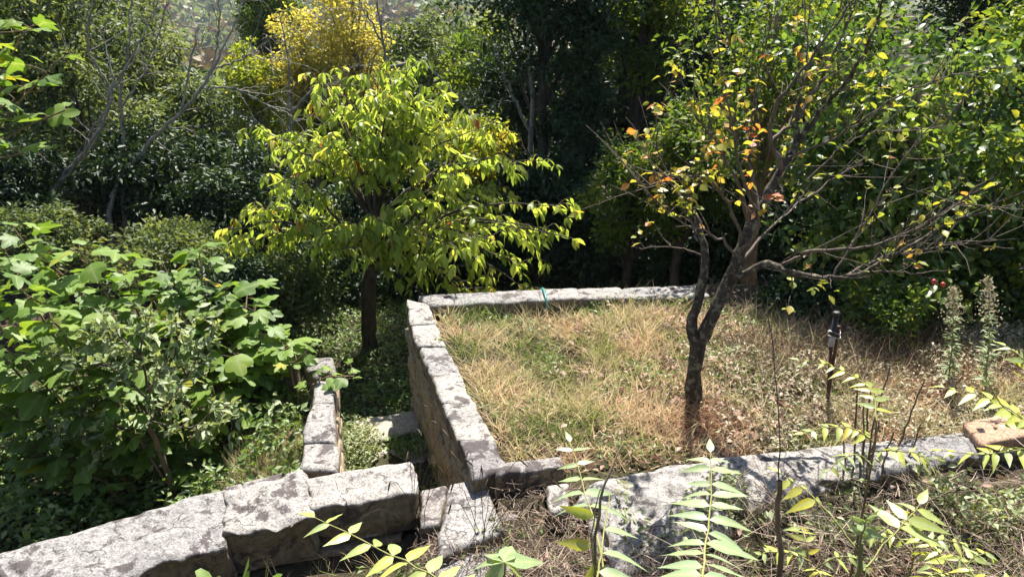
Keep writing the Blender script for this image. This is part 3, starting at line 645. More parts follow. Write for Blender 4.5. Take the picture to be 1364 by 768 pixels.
    for (fx_, fy_) in ((1244, 375), (1256, 379)):
        bm = bmesh.new(); bmesh.ops.create_icosphere(bm, subdivisions=2, radius=.019)
        for v in bm.verts: v.co.z *= 1.1; v.co += v.normal * (.003 * mnoise.noise(v.co * 60))
        bmesh.ops.translate(bm, verts=bm.verts, vec=P(fx_, fy_, by - .31)); me = bpy.data.meshes.new('fruit'); bm.to_mesh(me); bm.free()
        for p_ in me.polygons: p_.use_smooth = True
        obj('fruit', me, plain_mat('red_fruit', (0.45, 0.05, 0.02), .35), t)
bed_tree()

# ---------------------------------------------------------------- fig bushes
FIGKIT = None
def fig_plant(name, label, base, tops, per=9, size=(.14, .22), n_parts=300, stem_r=.012, loc=None):
    global FIGKIT
    if FIGKIT is None: FIGKIT = LeafKit([tmpl_fig(1), tmpl_fig(2, 3), tmpl_fig(3), tmpl_fig(4, 5, .4)], 'fig')
    t = thing(name, label, 'bush' if 'bush' in name else 'tree', loc)
    Ts, Ds, Ns, Ss, Rn = [], [], [], [], []
    for k, tp in enumerate(tops):
        tp = np.array(tp); b = np.array(base(k, tp)); n = 10
        mid_ = b * .45 + tp * .55 + np.array([random.uniform(-.1, .1), random.uniform(-.1, .1), .1])
        pts = spline([b, mid_, tp], n, .01); w_ = Wood(); w_.add(pts, taper(stem_r, .005, n), 6, .2)
        for j in range(per):
            u = 1 - (j / per) ** 1.15 * .6; i = min(int(u * (n - 1)), n - 2); f = u * (n - 1) - i
            c = pts[i] * (1 - f) + pts[i + 1] * f; th_ = j * 2.4 + k; hz = np.array([math.cos(th_), math.sin(th_), 0])
            d = unit(hz + np.array([0, 0, .55 - .5 * j / per + random.uniform(-.2, .2)])); pl = random.uniform(.06, .13)
            e = c + d * pl; w_.add([c, (c + e) / 2 + [0, 0, .008], e], [.003, .0025, .002], 4)
            ld = unit(hz + np.array([0, 0, random.uniform(-.45, .35)])); nn = unit(np.array([0, .15, 1.0]) + RNG.normal(0, .32, 3) + hz * .15)
            Ts.append(e); Ds.append(ld); Ns.append(nn); Ss.append(random.uniform(*size) * (1.0 if j else .6)); Rn.append(min(.86, random.gauss(.52, .2)) if random.random() > .006 else .98)
        w_.build('stem', 'stem_brown', t)
    foliage(t, FIGKIT, np.array(Ts), frames(np.array(Ds), np.array(Ns)), np.array(Ss), np.minimum(np.array(Rn), .99), FIGKIT.tms[2], n_parts)
tops = []
for (x, y, d) in [(20, 318, 5.9), (60, 352, 5.7), (105, 348, 5.4), (165, 378, 5.5), (215, 362, 5.9), (265, 348, 6.0), (300, 400, 5.9), (335, 425, 5.8), (375, 475, 5.6), (130, 430, 5.1),
                  (60, 430, 5.0), (15, 480, 4.7), (240, 430, 5.5), (310, 480, 5.4), (180, 450, 5.3), (85, 505, 4.7), (20, 560, 4.4), (140, 520, 4.8), (270, 520, 5.2), (345, 500, 5.5),
                  (230, 390, 5.9), (280, 440, 5.8), (10, 380, 5.3), (40, 620, 4.3), (320, 560, 5.2), (200, 500, 5.1), (105, 400, 5.5), (0, 340, 6.1), (150, 350, 6.1), (330, 390, 6.3), (-40, 430, 5.0), (-60, 520, 4.6), (-50, 360, 5.6),
                  (120, 580, 4.7), (80, 620, 4.5), (180, 610, 4.8), (250, 600, 5.0), (270, 640, 4.9)]:
    tops.append(P(x, y - 14, max(d + .55, 5.3)))
def figbase(k, tp):
    x = min(tp[0] * .8 - .3 + random.uniform(-.2, .2), xl_low(tp[1]) - .35); y = min(6.9 if x < -2.5 else 6.1, max(tp[1] + random.uniform(-.1, .3), yl_fg(x) + .8)); return (x, y, gz(x, y) - .05)
fig_plant('fig_bush', 'dense fig bush with large lobed bright green leaves left of the low wall', figbase, tops, 19, (.145, .235), 300, .014, (-2.8, 5.8, -.9))
fig_plant('fig_shoot', 'small fig shoot leaning over the low passage wall', lambda k, tp: (-1.85 + .02 * k, 5.75, -.35), [P(455, 505, 5.85), P(405, 470, 5.9), P(470, 500, 5.75)], 6, (.09, .13), 60, .008, (-1.85, 5.75, -.35))
# fig tree whose branch hangs into the upper left corner
fig_plant('fig_tree', 'fig tree branch with big backlit leaves hanging in at the upper left corner', lambda k, tp: (-4.6, 5.2, 1.0 + .15 * k), [P(x, y, d) for x, y, d in [(30, 50, 5.0), (70, 80, 5.0), (85, 150, 5.1), (20, 130, 4.8), (30, 205, 5.0), (-20, 60, 4.8), (-30, 160, 4.9), (10, 90, 5.3), (55, 120, 5.2), (-10, 210, 5.0), (45, 40, 5.3)]], 8, (.14, .19), 120, .012, (-4.6, 5.2, -.6))
_w = Wood(); _w.add(spline([(-4.65, 5.25, -.9), (-4.6, 5.2, .3), (-4.6, 5.2, 2.8)], 10, .01), taper(.09, .04, 10), 9, .3); _w.build('trunk', 'bark_grey', bpy.data.objects['fig_tree'])

# ---------------------------------------------------------------- young apple tree in front of the fig
def apple():
    by = 5.25; b = P(240, 700, by); b = Vector((b.x, by, gz(b.x, by)))
    t = thing('young_apple_tree', 'young apple tree with small grey-green leaves behind the foreground wall', 'tree', tuple(b))
    pp = lambda x, y, d=0: np.array(P(x, y, by + d))
    w_ = Wood(); w_.add(spline([np.array(b), pp(222, 625), pp(206, 585), pp(198, 568)], 10, .004), taper(.027, .02, 10), 8, .3); w_.build('trunk', 'stem_brown', t)
    Ts, Ds, Ns, Ss, Rn = [], [], [], [], []
    for pl, r0 in [([(198, 568), (197, 520), (188, 470), (200, 425)], .016), ([(198, 568), (160, 572), (120, 560), (70, 575)], .009), ([(198, 560), (230, 530), (260, 480), (285, 440)], .01), ([(195, 530), (150, 490), (110, 480), (60, 470)], .008),
                   ([(195, 520), (230, 480), (240, 430)], .008), ([(200, 560), (250, 570), (290, 545), (310, 560)], .007), ([(190, 480), (150, 440), (130, 455)], .007), ([(185, 570), (150, 530), (110, 540)], .007), ([(205, 580), (170, 600), (120, 590)], .006)]:
        n = 12; pts = spline([pp(x, y, random.uniform(-.15, .2)) for x, y in pl], n, .008); pts[0] = pp(*pl[0])
        w_ = Wood(); w_.add(pts, taper(r0, .003, n), 6, .2)
        for i in range(2, n):
            for s in range(3):
                d = unit(unit(pts[i] - pts[i - 1]) * .6 + RNG.normal(0, .7, 3)); l = random.uniform(.05, .2); q = np.array([pts[i], pts[i] + d * l * .5, pts[i] + d * l]); w_.add(q, [.003, .0025, .002], 4)
                for c in (q[1], q[2], q[2]):
                    for _ in range(random.choice([1, 2])):
                        Ts.append(c); Ds.append(unit(d * .4 + RNG.normal(0, .7, 3) + [0, 0, .2])); Ns.append(unit(np.array([0, 0, 1.]) + RNG.normal(0, .5, 3))); Ss.append(random.uniform(.06, .10)); Rn.append(random.gauss(.5, .2))
        w_.build('branch', 'twig', t)
    kit = LeafKit([tmpl_leaf(.5, .12, .15), tmpl_leaf(.45, .18, .25)], 'apple')
    foliage(t, kit, np.array(Ts), frames(np.array(Ds), np.array(Ns)), np.array(Ss), np.array(Rn), tmpl_leaf(.5, .12, .15, (.9, .8)))
apple()

# ---------------------------------------------------------------- woodland trees and shrubs
def wood_tree(name, label, cat, px, ytop, ybot, wpx, Y, mat, nleaf=8000, leaf=.12, bark='bark', nclump=70, wr=.5, depth=None, clump=.17, trunk_r=None, shell=.45, upn=.8, lean=0.0, parts=0, kit=None, group=None):
    top = P(px, ytop, Y); bot = P(px, ybot, Y); g = gz(top.x, Y); sc_ = Y / 0.93 / FPX
    rx_ = wpx * sc_ / 2; ry_ = depth / 2 if depth else rx_; cz = (top.z + bot.z) / 2; rz = (top.z - bot.z) / 2
    t = thing(name, label, cat, (top.x, Y, g), group)
    c0 = np.array([top.x, Y, cz]); rad = np.array([rx_, ry_, rz])
    u = unit(RNG.normal(0, 1, (nclump, 3))) * (RNG.random((nclump, 1)) ** shell)
    lump = 1 + .22 * np.sin(u[:, :1] * 5 + Y) * np.cos(u[:, 2:] * 4 + px)
    cl = c0 + u * rad * lump * .88
    cl[:, 1] += lean * (cl[:, 2] - cz)
    cl[:, 2] = np.maximum(cl[:, 2], H(cl[:, 0], cl[:, 1]) + .1)
    cr = min(rx_, rz) * clump * RNG.uniform(.7, 1.6, nclump)
    which = RNG.choice(nclump, nleaf, p=cr ** 1.6 / (cr ** 1.6).sum())
    off = RNG.normal(0, 1, (nleaf, 3)) * np.array([1, 1, .62]); off *= np.minimum(1, 2.0 / np.linalg.norm(off, axis=1))[:, None]
    T = cl[which] + off * cr[which][:, None] * .75
    T[:, 2] = np.maximum(T[:, 2], H(T[:, 0], T[:, 1]) + .03)
    D = unit(off * .6 + RNG.normal(0, .6, (nleaf, 3)) + [0, 0, -.25]); Nn = unit(RNG.normal(0, .6, (nleaf, 3)) + [0, 0, upn])
    S = leaf * RNG.uniform(.7, 1.3, nleaf); tone = RNG.normal(.47, .22, nclump)[which] + RNG.normal(0, .14, nleaf)
    wd = Wood(); hgt = top.z - g; r0 = trunk_r or .022 * hgt + .02
    base = np.array([top.x + random.uniform(-.1, .1), Y, g - .15]); ctop = c0 + [0, 0, rz * .55]
    tp = spline([base, base * .6 + ctop * .4 + RNG.normal(0, .05 * hgt * .3, 3) * [1, 1, 0], ctop], 12, .01 * hgt * .3); wd.add(tp, taper(r0, r0 * .3, 12), 8, .25)
    wd.build('trunk', bark, t)
    lw_ = Wood()
    for k in RNG.choice(nclump, min(nclump, 22), replace=False):
        e = cl[k]; a = tp[min(11, max(2, int(2 + 9 * (np.clip((e[2] - g) / hgt, 0, 1) * .75))))]
        m_ = (a + e) / 2 + [0, 0, .06 * hgt * random.uniform(-.4, 1)]
        lw_.add(spline([a, m_, e], 7, .012 * hgt * .3), taper(r0 * .32, .006, 7), 5)
    lw_.build('limbs', bark, t)
    R = frames(D, Nn)
    if kit: foliage(t, kit, T, R, S, tone, tmpl_leaf(wr, .1, .15, (.95, .85)), parts)
    else:
        c = merged('crown', tmpl_simple(wr), T, R, S, np.clip(tone, 0, 1), mat, t); c['kind'] = 'stuff'
    return t
W = wood_tree
W('oak_tree', 'grey-green oak at the far left behind the hanging fig branch', 'tree', 20, -200, 260, 250, 15, 'oak', 9000, .13)
W('oak_tree', 'tall grey-green oak behind the pale bare stems on the left', 'tree', 118, -70, 230, 170, 18, 'oak', 7000, .14)
W('hawthorn_tree', 'thicket tree with yellowing leaves below the bare branches on the left', 'tree', 85, 60, 310, 200, 13.5, 'oak', 9000, .10)
W('oak_tree', 'rounded silvery oak just below the reddish far hillside', 'tree', 235, 75, 290, 130, 17, 'oak', 8000, .13)
W('holm_oak_tree', 'dark low evergreen left of the cherry tree', 'tree', 270, 170, 350, 190, 13.2, 'dark', 9000, .11)
W('poplar_tree', 'small lime-yellow poplar left of the golden poplars', 'tree', 328, 42, 200, 66, 19, 'lime', 3200, .12, 'bark_grey', 80, clump=.16, depth=2.2)
W('poplar_tree', 'golden yellow poplar rising above the upper left of the cherry', 'tree', 392, -30, 215, 92, 20, 'gold', 5200, .12, 'bark_grey', 120, clump=.16, depth=2.0)
W('poplar_tree', 'tallest golden poplar directly behind the top of the cherry', 'tree', 464, -75, 200, 108, 21, 'gold', 6000, .12, 'bark_grey', 130, clump=.16, depth=2.0)
W('ash_tree', 'dark green tree behind the gap between hillside and golden poplars', 'tree', 350, -70, 90, 90, 31, 'mid', 6000, .18)
W('oak_tree', 'silvery rounded oak to the right of the golden poplars', 'tree', 555, 8, 190, 140, 24, 'oak', 9000, .15)
W('ash_tree', 'mid green tree between the silvery oak and the dark tall trees', 'tree', 645, 10, 210, 120, 20, 'mid', 8000, .13)
W('elder_bush', 'light yellow-green bush glimpsed behind the right of the cherry crown', 'bush', 615, 130, 280, 140, 16, 'lime', 6000, .11)
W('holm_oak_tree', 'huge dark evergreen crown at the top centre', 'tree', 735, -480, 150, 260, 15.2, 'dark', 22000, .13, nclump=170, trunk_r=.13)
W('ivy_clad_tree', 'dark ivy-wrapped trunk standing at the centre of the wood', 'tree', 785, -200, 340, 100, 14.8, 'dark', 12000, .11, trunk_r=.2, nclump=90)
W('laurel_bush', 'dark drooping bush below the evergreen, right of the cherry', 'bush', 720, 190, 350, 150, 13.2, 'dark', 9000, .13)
W('ash_tree', 'mid green tree right of the ivy-wrapped trunk', 'tree', 865, -110, 150, 150, 17, 'mid', 9000, .13)
W('holm_oak_tree', 'dark tree behind the upper left twigs of the fruit tree', 'tree', 950, -90, 210, 200, 17.5, 'dark', 9000, .13)
W('plum_bush', 'leafy light green bush left of the fruit tree beyond the far wall', 'bush', 850, 165, 335, 150, 11.6, 'mid', 7000, .09)
W('plum_bush', 'sunlit light green bush behind the left twigs of the fruit tree', 'bush', 925, 110, 320, 130, 11.0, 'mid', 6500, .09)
W('holm_oak_tree', 'dark crown in the top right corner', 'tree', 1340, -120, 90, 150, 17, 'dark', 7000, .13)
W('hazel_bush', 'dark leafy bush under the left side of the cherry', 'bush', 365, 318, 470, 170, 9.4, 'oak', 9000, .075)
W('bramble_bush', 'glinting bramble thicket above the fig bush', 'bush', 215, 285, 400, 190, 10.2, 'oak', 8000, .08)
W('bramble_bush', 'bramble thicket at the left edge above the fig leaves', 'bush', 40, 265, 390, 170, 10.0, 'oak', 7000, .08)
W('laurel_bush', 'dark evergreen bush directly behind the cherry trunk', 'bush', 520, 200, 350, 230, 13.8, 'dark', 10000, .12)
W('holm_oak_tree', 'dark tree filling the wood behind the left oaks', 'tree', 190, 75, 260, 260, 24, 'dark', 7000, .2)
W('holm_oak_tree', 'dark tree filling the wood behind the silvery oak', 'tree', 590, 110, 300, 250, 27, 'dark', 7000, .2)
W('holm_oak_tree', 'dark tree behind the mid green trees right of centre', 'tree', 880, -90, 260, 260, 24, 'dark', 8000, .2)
W('ash_tree', 'green tree at the back right behind the climbing vine', 'tree', 1100, -60, 200, 240, 16, 'mid', 9000, .14)
W('holm_oak_tree', 'dark bushy tree low behind the fruit tree trunk', 'tree', 1010, 150, 380, 200, 11.5, 'dark', 9000, .11)
W('hazel_bush', 'shaded bush in the hollow between the fig bush and the cherry', 'bush', 290, 345, 460, 130, 8.6, 'dark', 6000, .075)
W('holm_oak_tree', 'tall dark evergreen behind the oaks at the far left edge', 'tree', -20, -100, 340, 220, 17, 'dark', 8000, .15)
W('laurel_bush', 'low dark shrub on the shaded ground behind the far bed wall', 'bush', 640, 320, 380, 120, 12.5, 'dark', 4000, .1)
W('laurel_bush', 'dark undergrowth at the foot of the ivy-wrapped trunk', 'bush', 930, 270, 380, 150, 12.0, 'dark', 6000, .1)
W('hazel_bush', 'dark leafy bush added behind the left of the cherry trunk to shade the ground', 'bush', 440, 290, 440, 170, 12.0, 'dark', 7000, .1)  # added, mostly hidden by the cherry, to cast shade on the ground
W('hazel_bush', 'dark leafy bush added behind the right of the cherry trunk to shade the ground', 'bush', 575, 285, 420, 150, 12.0, 'dark', 7000, .1)  # second added bush, there to shade the ground behind the cherry
W('hawthorn_tree', 'leafy thicket at the left edge above the brambles', 'tree', -10, 180, 340, 150, 11.5, 'dark', 6000, .1)
W('holm_oak_tree', 'dark evergreen behind the curving bare tree', 'tree', 190, 150, 330, 170, 13.0, 'dark', 8000, .11)
W('laurel_bush', 'dark bush filling the wood left of the cherry crown', 'bush', 330, 190, 370, 150, 14.5, 'dark', 7000, .12)
W('laurel_bush', 'dark bush at the foot of the evergreen right of the cherry', 'bush', 660, 250, 370, 140, 14.6, 'dark', 7000, .12)
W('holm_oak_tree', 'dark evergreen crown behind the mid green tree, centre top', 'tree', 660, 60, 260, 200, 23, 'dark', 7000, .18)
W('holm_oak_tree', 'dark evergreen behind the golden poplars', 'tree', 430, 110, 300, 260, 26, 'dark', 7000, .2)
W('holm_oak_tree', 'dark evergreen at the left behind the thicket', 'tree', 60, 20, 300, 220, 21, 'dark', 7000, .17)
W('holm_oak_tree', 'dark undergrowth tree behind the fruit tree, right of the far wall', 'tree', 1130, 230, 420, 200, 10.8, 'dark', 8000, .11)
W('laurel_bush', 'dark bush in place of the shaded ground beyond the middle of the far bed wall', 'bush', 790, 285, 385, 130, 12.8, 'dark', 5000, .1)  # dark leaves added to stand in for shaded ground
W('laurel_bush', 'dark bush in place of the shaded ground left of the fruit tree beyond the wall', 'bush', 875, 290, 385, 120, 12.6, 'dark', 5000, .1)  # likewise added, its dark mass replaces the shade on the ground
W('bramble_bush', 'bramble bank outside the left edge beside the fig tree', 'bush', -160, 330, 520, 200, 7.6, 'oak', 7000, .09)
W('bramble_bush', 'bramble bank outside the right edge beside the vine', 'bush', 1560, 330, 560, 230, 6.8, 'mid', 7000, .09)
W('holm_oak_tree', 'near-black evergreen filling the gap beside the straight dark trunk', 'tree', 690, 10, 290, 130, 17.5, 'dark', 9000, .12)
W('holm_oak_tree', 'dark evergreen between the ivy-wrapped trunk and the fruit tree', 'tree', 850, -60, 260, 150, 19.5, 'dark', 8000, .14)
W('oak_tree', 'silvery oak top between the tallest golden poplar and the dark evergreen', 'tree', 600, -6, 200, 90, 28, 'oak', 6000, .16)
W('oak_tree', 'grey-green oak closing the gap left of the lime-yellow poplar', 'tree', 185, 5, 200, 90, 20, 'oak', 6000, .13)
W('privet_bush', 'low dark undergrowth right of the fruit tree at the end of the far wall', 'bush', 1080, 350, 440, 120, 7.6, 'dark', 5000, .07)
W('privet_bush', 'dark shaded undergrowth in front of the vine behind the standpipe', 'bush', 1190, 365, 455, 130, 7.0, 'vine', 4500, .07)
W('willow_bush', 'pale golden bush under the poplars behind the cherry', 'bush', 430, 120, 240, 130, 20, 'lime', 6000, .12)
W('ash_tree', 'dark green tree beyond the frame at the right behind the vine', 'tree', 1430, -100, 300, 240, 14, 'mid', 7000, .15)
W('ash_tree', 'dark green tree beyond the left edge behind the fig tree', 'tree', -120, -100, 300, 220, 14, 'mid', 7000, .15)

# leafy shrubs on the right, large leaves
kitv = LeafKit([tmpl_leaf(.62, .06, .15, (.75, 1, .85, .45)), tmpl_leaf(.56, .12, .3, (.75, 1, .85, .45), .02), tmpl_leaf(.66, .03, .08, (.75, 1, .85, .45), .03)], 'vine')
W('climbing_vine', 'tall mass of broad-leaved climbing vine filling the right side', 'vine', 1245, 5, 455, 380, 8.1, 'vine', 8200, .105, 'stem_brown', 120, .6, depth=2.0, clump=.12, upn=.8, lean=.5, parts=300, kit=kitv, shell=.5)
W('climbing_vine', 'broad-leaved vine spilling over at the extreme right edge', 'vine', 1420, 120, 480, 230, 7.8, 'vine', 5500, .10, 'stem_brown', 80, .6, depth=2.0, clump=.14, upn=.75, parts=80, kit=kitv, shell=.5)
W('quince_bush', 'yellow-green leafy shrub behind the upper branches of the fruit tree', 'bush', 1045, -60, 250, 300, 9.6, 'mid', 3400, .085, 'stem_brown', 110, .55, depth=1.6, clump=.12, lean=.4, parts=0)

# bare grey stems left
def bare(label, pls, Y, r):
    b = P(*pls[0][0], Y); g = gz(b.x, Y)
    t = thing('bare_tree', label, 'tree', (b.x, Y, g))
    for k, (pl, rr) in enumerate(zip(pls, r)):
        pts_ = [np.array(P(x, y, Y + .25 * math.sin(i * 1.3 + k))) for i, (x, y) in enumerate(pl)]
        if k == 0: pts_[0] = np.array(P(*pl[0], Y)); pts_ = [np.array([b.x - .1, Y, g - .1])] + pts_
        n = 6 * len(pl); pts = spline(pts_, n, .014); w_ = Wood(); w_.add(pts, taper(rr, .008, n), 8, .25)
        for j in range(8):
            i = random.randint(n // 3, n - 2); d = unit(unit(pts[i + 1] - pts[i]) + RNG.normal(0, .55, 3)); l = random.uniform(.3, 1.1)
            q = spline([pts[i], pts[i] + d * l * .5 + RNG.normal(0, .03, 3), pts[i] + d * l + [0, 0, .1 * l]], 7, .012); w_.add(q, taper(.008, .003, 7), 4)
            for _ in range(2):
                a = q[random.randint(3, 5)]; d2 = unit(d + RNG.normal(0, .6, 3)); l2 = l * .45; w_.add(spline([a, a + d2 * l2 * .5, a + d2 * l2 + RNG.normal(0, .03, 3)], 5, .008), taper(.004, .002, 5), 4)
        w_.build('trunk' if k == 0 else 'branch', 'bark_grey', t)
bare('leaning pale grey bare tree at the left, its stem rising from the fig bush', [[(44, 305), (80, 240), (110, 205), (135, 165), (150, 120), (140, 60)], [(75, 248), (125, 190), (150, 120), (185, 60), (215, 0)], [(150, 120), (120, 70), (118, 20), (135, -30)]], 11.6, [.045, .026, .016])
bare('thin upright bare tree between the two leaning bare stems', [[(160, 240), (163, 190), (162, 130), (170, 60), (178, -20)], [(163, 140), (200, 80), (230, -20)]], 12.4, [.04, .022])
bare('long curving bare grey tree sweeping up towards the far hillside', [[(145, 295), (160, 240), (200, 190), (245, 145), (280, 100), (305, 50), (330, -10)], [(280, 100), (290, 60), (292, -10)], [(285, 92), (330, 75), (358, 52)], [(268, 118), (312, 117), (345, 135), (385, 148)], [(240, 150), (260, 60), (256, 20)]], 12.0, [.052, .022, .018, .016, .018])
bare('dark thin bare tree at the top beside the tallest golden poplar', [[(530, 220), (520, 120), (508, 40), (500, -20)], [(515, 90), (560, 85), (610, 130), (650, 190)], [(510, 60), (490, 20), (470, -10)]], 14.5, [.05, .035, .02])
bare('slender dark bare tree in front of the yellow poplars', [[(388, 230), (386, 150), (384, 80), (372, 15)], [(386, 150), (430, 110), (480, 85)], [(386, 165), (420, 150), (435, 120)]], 15.5, [.045, .03, .02])
bare('straight dark trunk standing in the gap behind the cherry, right side', [[(708, 330), (709, 200), (707, 100), (700, 0)], [(708, 180), (680, 120), (660, 60)]], 15.0, [.11, .04])
bpy.data.objects['bare_tree.005']['category'] = 'tree'

# far woods across the valley
def far_wood():
    n = 5200; y = 70 + 520 * RNG.random(n) ** 1.6; x = (RNG.random(n) - .5) * 2 * (.85 * y); z = H(x, y)
    T, D, Nn, S, Rn = [], [], [], [], []
    m_ = 34; r = RNG.uniform(1.6, 3.4, n) * (1 + y / 500)
    off = unit(RNG.normal(0, 1, (n, m_, 3))) * RNG.uniform(.55, 1.05, (n, m_, 1)); off[..., 2] = np.abs(off[..., 2]) * 1.1
    Tt = np.stack([x, y, z], -1)[:, None] + off * r[:, None, None] + [0, 0, .5]
    tone = np.clip(RNG.normal(.45, .2, n)[:, None] + .25 * np.sin(x * .03 + 1)[:, None] + RNG.normal(0, .1, (n, m_)), 0, 1).ravel()
    D = unit(RNG.normal(0, 1, (n * m_, 3))); Nn = unit(off.reshape(-1, 3) + RNG.normal(0, .3, (n * m_, 3)))
    S = np.repeat(r * .75, m_); rus = np.repeat((np.sin(x * .05) + np.cos(y * .03) + RNG.normal(0, .5, n)) > .05, m_)
    Tt = Tt.reshape(-1, 3); R = frames(D, Nn)
    a = merged('far_green_wood', tmpl_simple(.9, .1, .1), Tt[~rus], R[~rus], S[~rus], tone[~rus], 'oak')
    tag(a, 'far green wood covering the slopes of the valley', 'wood', kind='stuff')
    a = merged('far_russet_wood', tmpl_simple(.9, .1, .1), Tt[rus], R[rus], S[rus], tone[rus], 'russet')
    tag(a, 'far reddish-brown autumn wood on the opposite slope', 'wood', kind='stuff')
far_wood()

# ---------------------------------------------------------------- ground cover and grasses
def blade_t():
    V = np.array([[-.5, 0, 0], [.5, 0, 0], [-.35, .5, .06], [.35, .5, .06], [0, 1, -.12]], float); return V, np.array([[0, 1, 3], [0, 3, 2], [2, 3, 4]])
def blades(name, label, pts, ln, wd, tone, mat, lean=.5, kind='stuff', cat='grass'):
    n = len(pts); V, F = blade_t(); d = unit(RNG.normal(0, 1, (n, 3)) * [lean, lean, .15] + [0, 0, 1.0]); d = unit(d * [1, 1, 1])
    Nn = unit(RNG.normal(0, 1, (n, 3)) * [1, 1, .2]); R = frames(d, Nn)
    Vs = np.broadcast_to(V, (n, 5, 3)).copy(); Vs[:, :, 0] *= wd[:, None]; Vs[:, :, 1] *= ln[:, None]
    bend = RNG.uniform(-.1, .6, n); Vs[:, 2:4, 2] *= (ln * bend)[:, None] * 2; Vs[:, 4, 2] *= (ln * bend) * 5
    Vw = np.einsum('nij,nvj->nvi', R, Vs) + pts[:, None]
    me = mesh_np(name, Vw.reshape(-1, 3), ((np.arange(n) * 5)[:, None, None] + F).reshape(-1, 3), {'rnd': np.repeat(np.clip(tone, 0, 1), 5)})
    return tag(obj(name, me, M[mat]), label, cat, kind=kind)
def field_noise(x, y, s=1.6, o=0.0):
    return np.array([mnoise.noise(Vector((a * s + o, b * s, o))) for a, b in zip(x, y)])
def in_bed(x, y): return (x > xl_bed(y) + .16) & (y < np.where(x < 2.1, yl_far(x) - .16, 7.7 - .12 * (x - 2.1))) & (y > yl_near(x) + .28)
def tufts(n, x0, x1, y0, y1, test, per=(8, 22), spread=.05):
    x = RNG.uniform(x0, x1, n); y = RNG.uniform(y0, y1, n); k = test(x, y); x, y = x[k], y[k]
    c = RNG.integers(per[0], per[1], len(x)); xi = np.repeat(x, c) + RNG.normal(0, spread, c.sum()); yi = np.repeat(y, c) + RNG.normal(0, spread, c.sum())
    return x, y, c, xi, yi
x, y, c, xi, yi = tufts(4300, -1, 6.5, 4.5, 8.7, lambda x, y: in_bed(x, y) & (field_noise(x, y, 4.0, 41) > -.32)); ok = in_bed(xi, yi)
fn = field_noise(x, y); fn2 = field_noise(x, y, .8, 7)
tn = .40 + 1.0 * fn + .5 * fn2 + .1 * (x > 1.3) - .12 * (y > 6.4) + RNG.normal(0, .12, len(x))
tone = (np.repeat(tn, c) + RNG.normal(0, .1, c.sum()))[ok]
hgt = np.repeat(RNG.uniform(.10, .27, len(x)) * (1 + .9 * fn2) * np.where(x > 1.6, .75, 1), c)[ok] * RNG.uniform(.5, 1.2, ok.sum())
xi, yi = xi[ok], yi[ok]; pts = np.stack([xi, yi, H(xi, yi) - .01], -1)
blades('bed_grass', 'dry straw and green grass covering the raised bed', pts, hgt, RNG.uniform(.006, .012, len(pts)), tone, 'grass', .9)
x, y, c, xi, yi = tufts(900, -1, 3.5, 4.5, 7.8, in_bed, (2, 7), .08); ok = in_bed(xi, yi); xi, yi = xi[ok], yi[ok]; pts = np.stack([xi, yi, H(xi, yi)], -1)
blades('bed_stalks', 'long bleached stalks standing out of the bed grass', pts, RNG.uniform(.22, .5, len(pts)), np.full(len(pts), .0045), RNG.normal(.62, .12, len(pts)), 'grass', 1.5)
# pale herbs and leaf litter
def scatter_leaves(name, label, n, x0, x1, y0, y1, test, mat, size, zr, lean=.6, tone=None, cat='ground cover', wr=.5, tm=None):
    x = RNG.uniform(x0, x1, n); y = RNG.uniform(y0, y1, n); k = test(x, y); x, y = x[k], y[k]; n = len(x)
    f = field_noise(x, y, 2.2, 3)
    z = H(x, y) + RNG.uniform(.005, 1, n) ** 1.3 * zr * np.clip(.6 + f * 1.2, .1, 1.5)
    D = unit(RNG.normal(0, 1, (n, 3)) * [1, 1, .5]); Nn = unit(RNG.normal(0, lean, (n, 3)) + [0, 0, 1]); S = size * RNG.uniform(.6, 1.4, n)
    tn = np.clip(RNG.normal(.5, .2, n) + f * .4, 0, 1)
    return tag(merged(name, tm or tmpl_simple(wr, .12, .2), np.stack([x, y, z], -1), frames(D, Nn), S, tn, mat), label, cat, kind='stuff')
def herb_zone(x, y):
    return in_bed(x, y) & (x > 1.55) & (y < 6.9 + .2 * np.sin(x * 3)) & (RNG.random(len(x)) < .35 + .65 * (x > 1.9))
scatter_leaves('pale_herbs', 'pale low herbs growing right of the fruit tree', 21000, 1.3, 6.0, 4.6, 7.2, herb_zone, 'herb', .038, .22)
scatter_leaves('leaf_litter', 'brown fallen leaves around the foot of the fruit tree', 9000, .0, 5.0, 4.6, 8.2, lambda x, y: in_bed(x, y) & (RNG.random(len(x)) < np.exp(-((x - 1.7) ** 2) / 1.6)), 'litter', .06, .09, .6, wr=.65)
scatter_leaves('bed_broadleaf_weeds', 'small broad-leaved weeds dotted through the bed grass', 8000, -.9, 3, 4.6, 7.8, lambda x, y: in_bed(x, y) & (field_noise(x, y, 1.9, 21) > .12), 'cover', .04, .2)
scatter_leaves('bed_weeds', 'green weeds along the far wall and right side of the bed', 9000, -.9, 5.5, 6.2, 9.0, lambda x, y: in_bed(x, y) & ((y > yl_far(x) - .42) | ((x > 2.0) & (RNG.random(len(x)) < .6))), 'cover', .045, .22)
scatter_leaves('passage_cover', 'low green ground cover around the cherry trunk and passage', 62000, -3.5, 3.5, 4.7, 14, lambda x, y: (H(x, y) < -1.0) & (RNG.random(len(x)) < np.where(y < 11.5, 1.0, .5)) & ~((x > -1.62) & (x < -.75) & (y > 5.5) & (y < 7.25) & (RNG.random(len(x)) < .93)), 'cover', .055, .16)
scatter_leaves('fig_bed_cover', 'shady weeds and ivy on the ground under the fig bush', 26000, -6.0, -1.4, 3.6, 7.6, lambda x, y: (x < xl_low(y) - .14) & (y > yl_fg(x) + .3) & ((x < -2.0) | (y < 6.2)), 'cover', .07, .45)
def pz(x, y): return (x > xl_low(y) + .12) & (x < xl_low(y) + .42 + .1 * np.sin(y * 5))
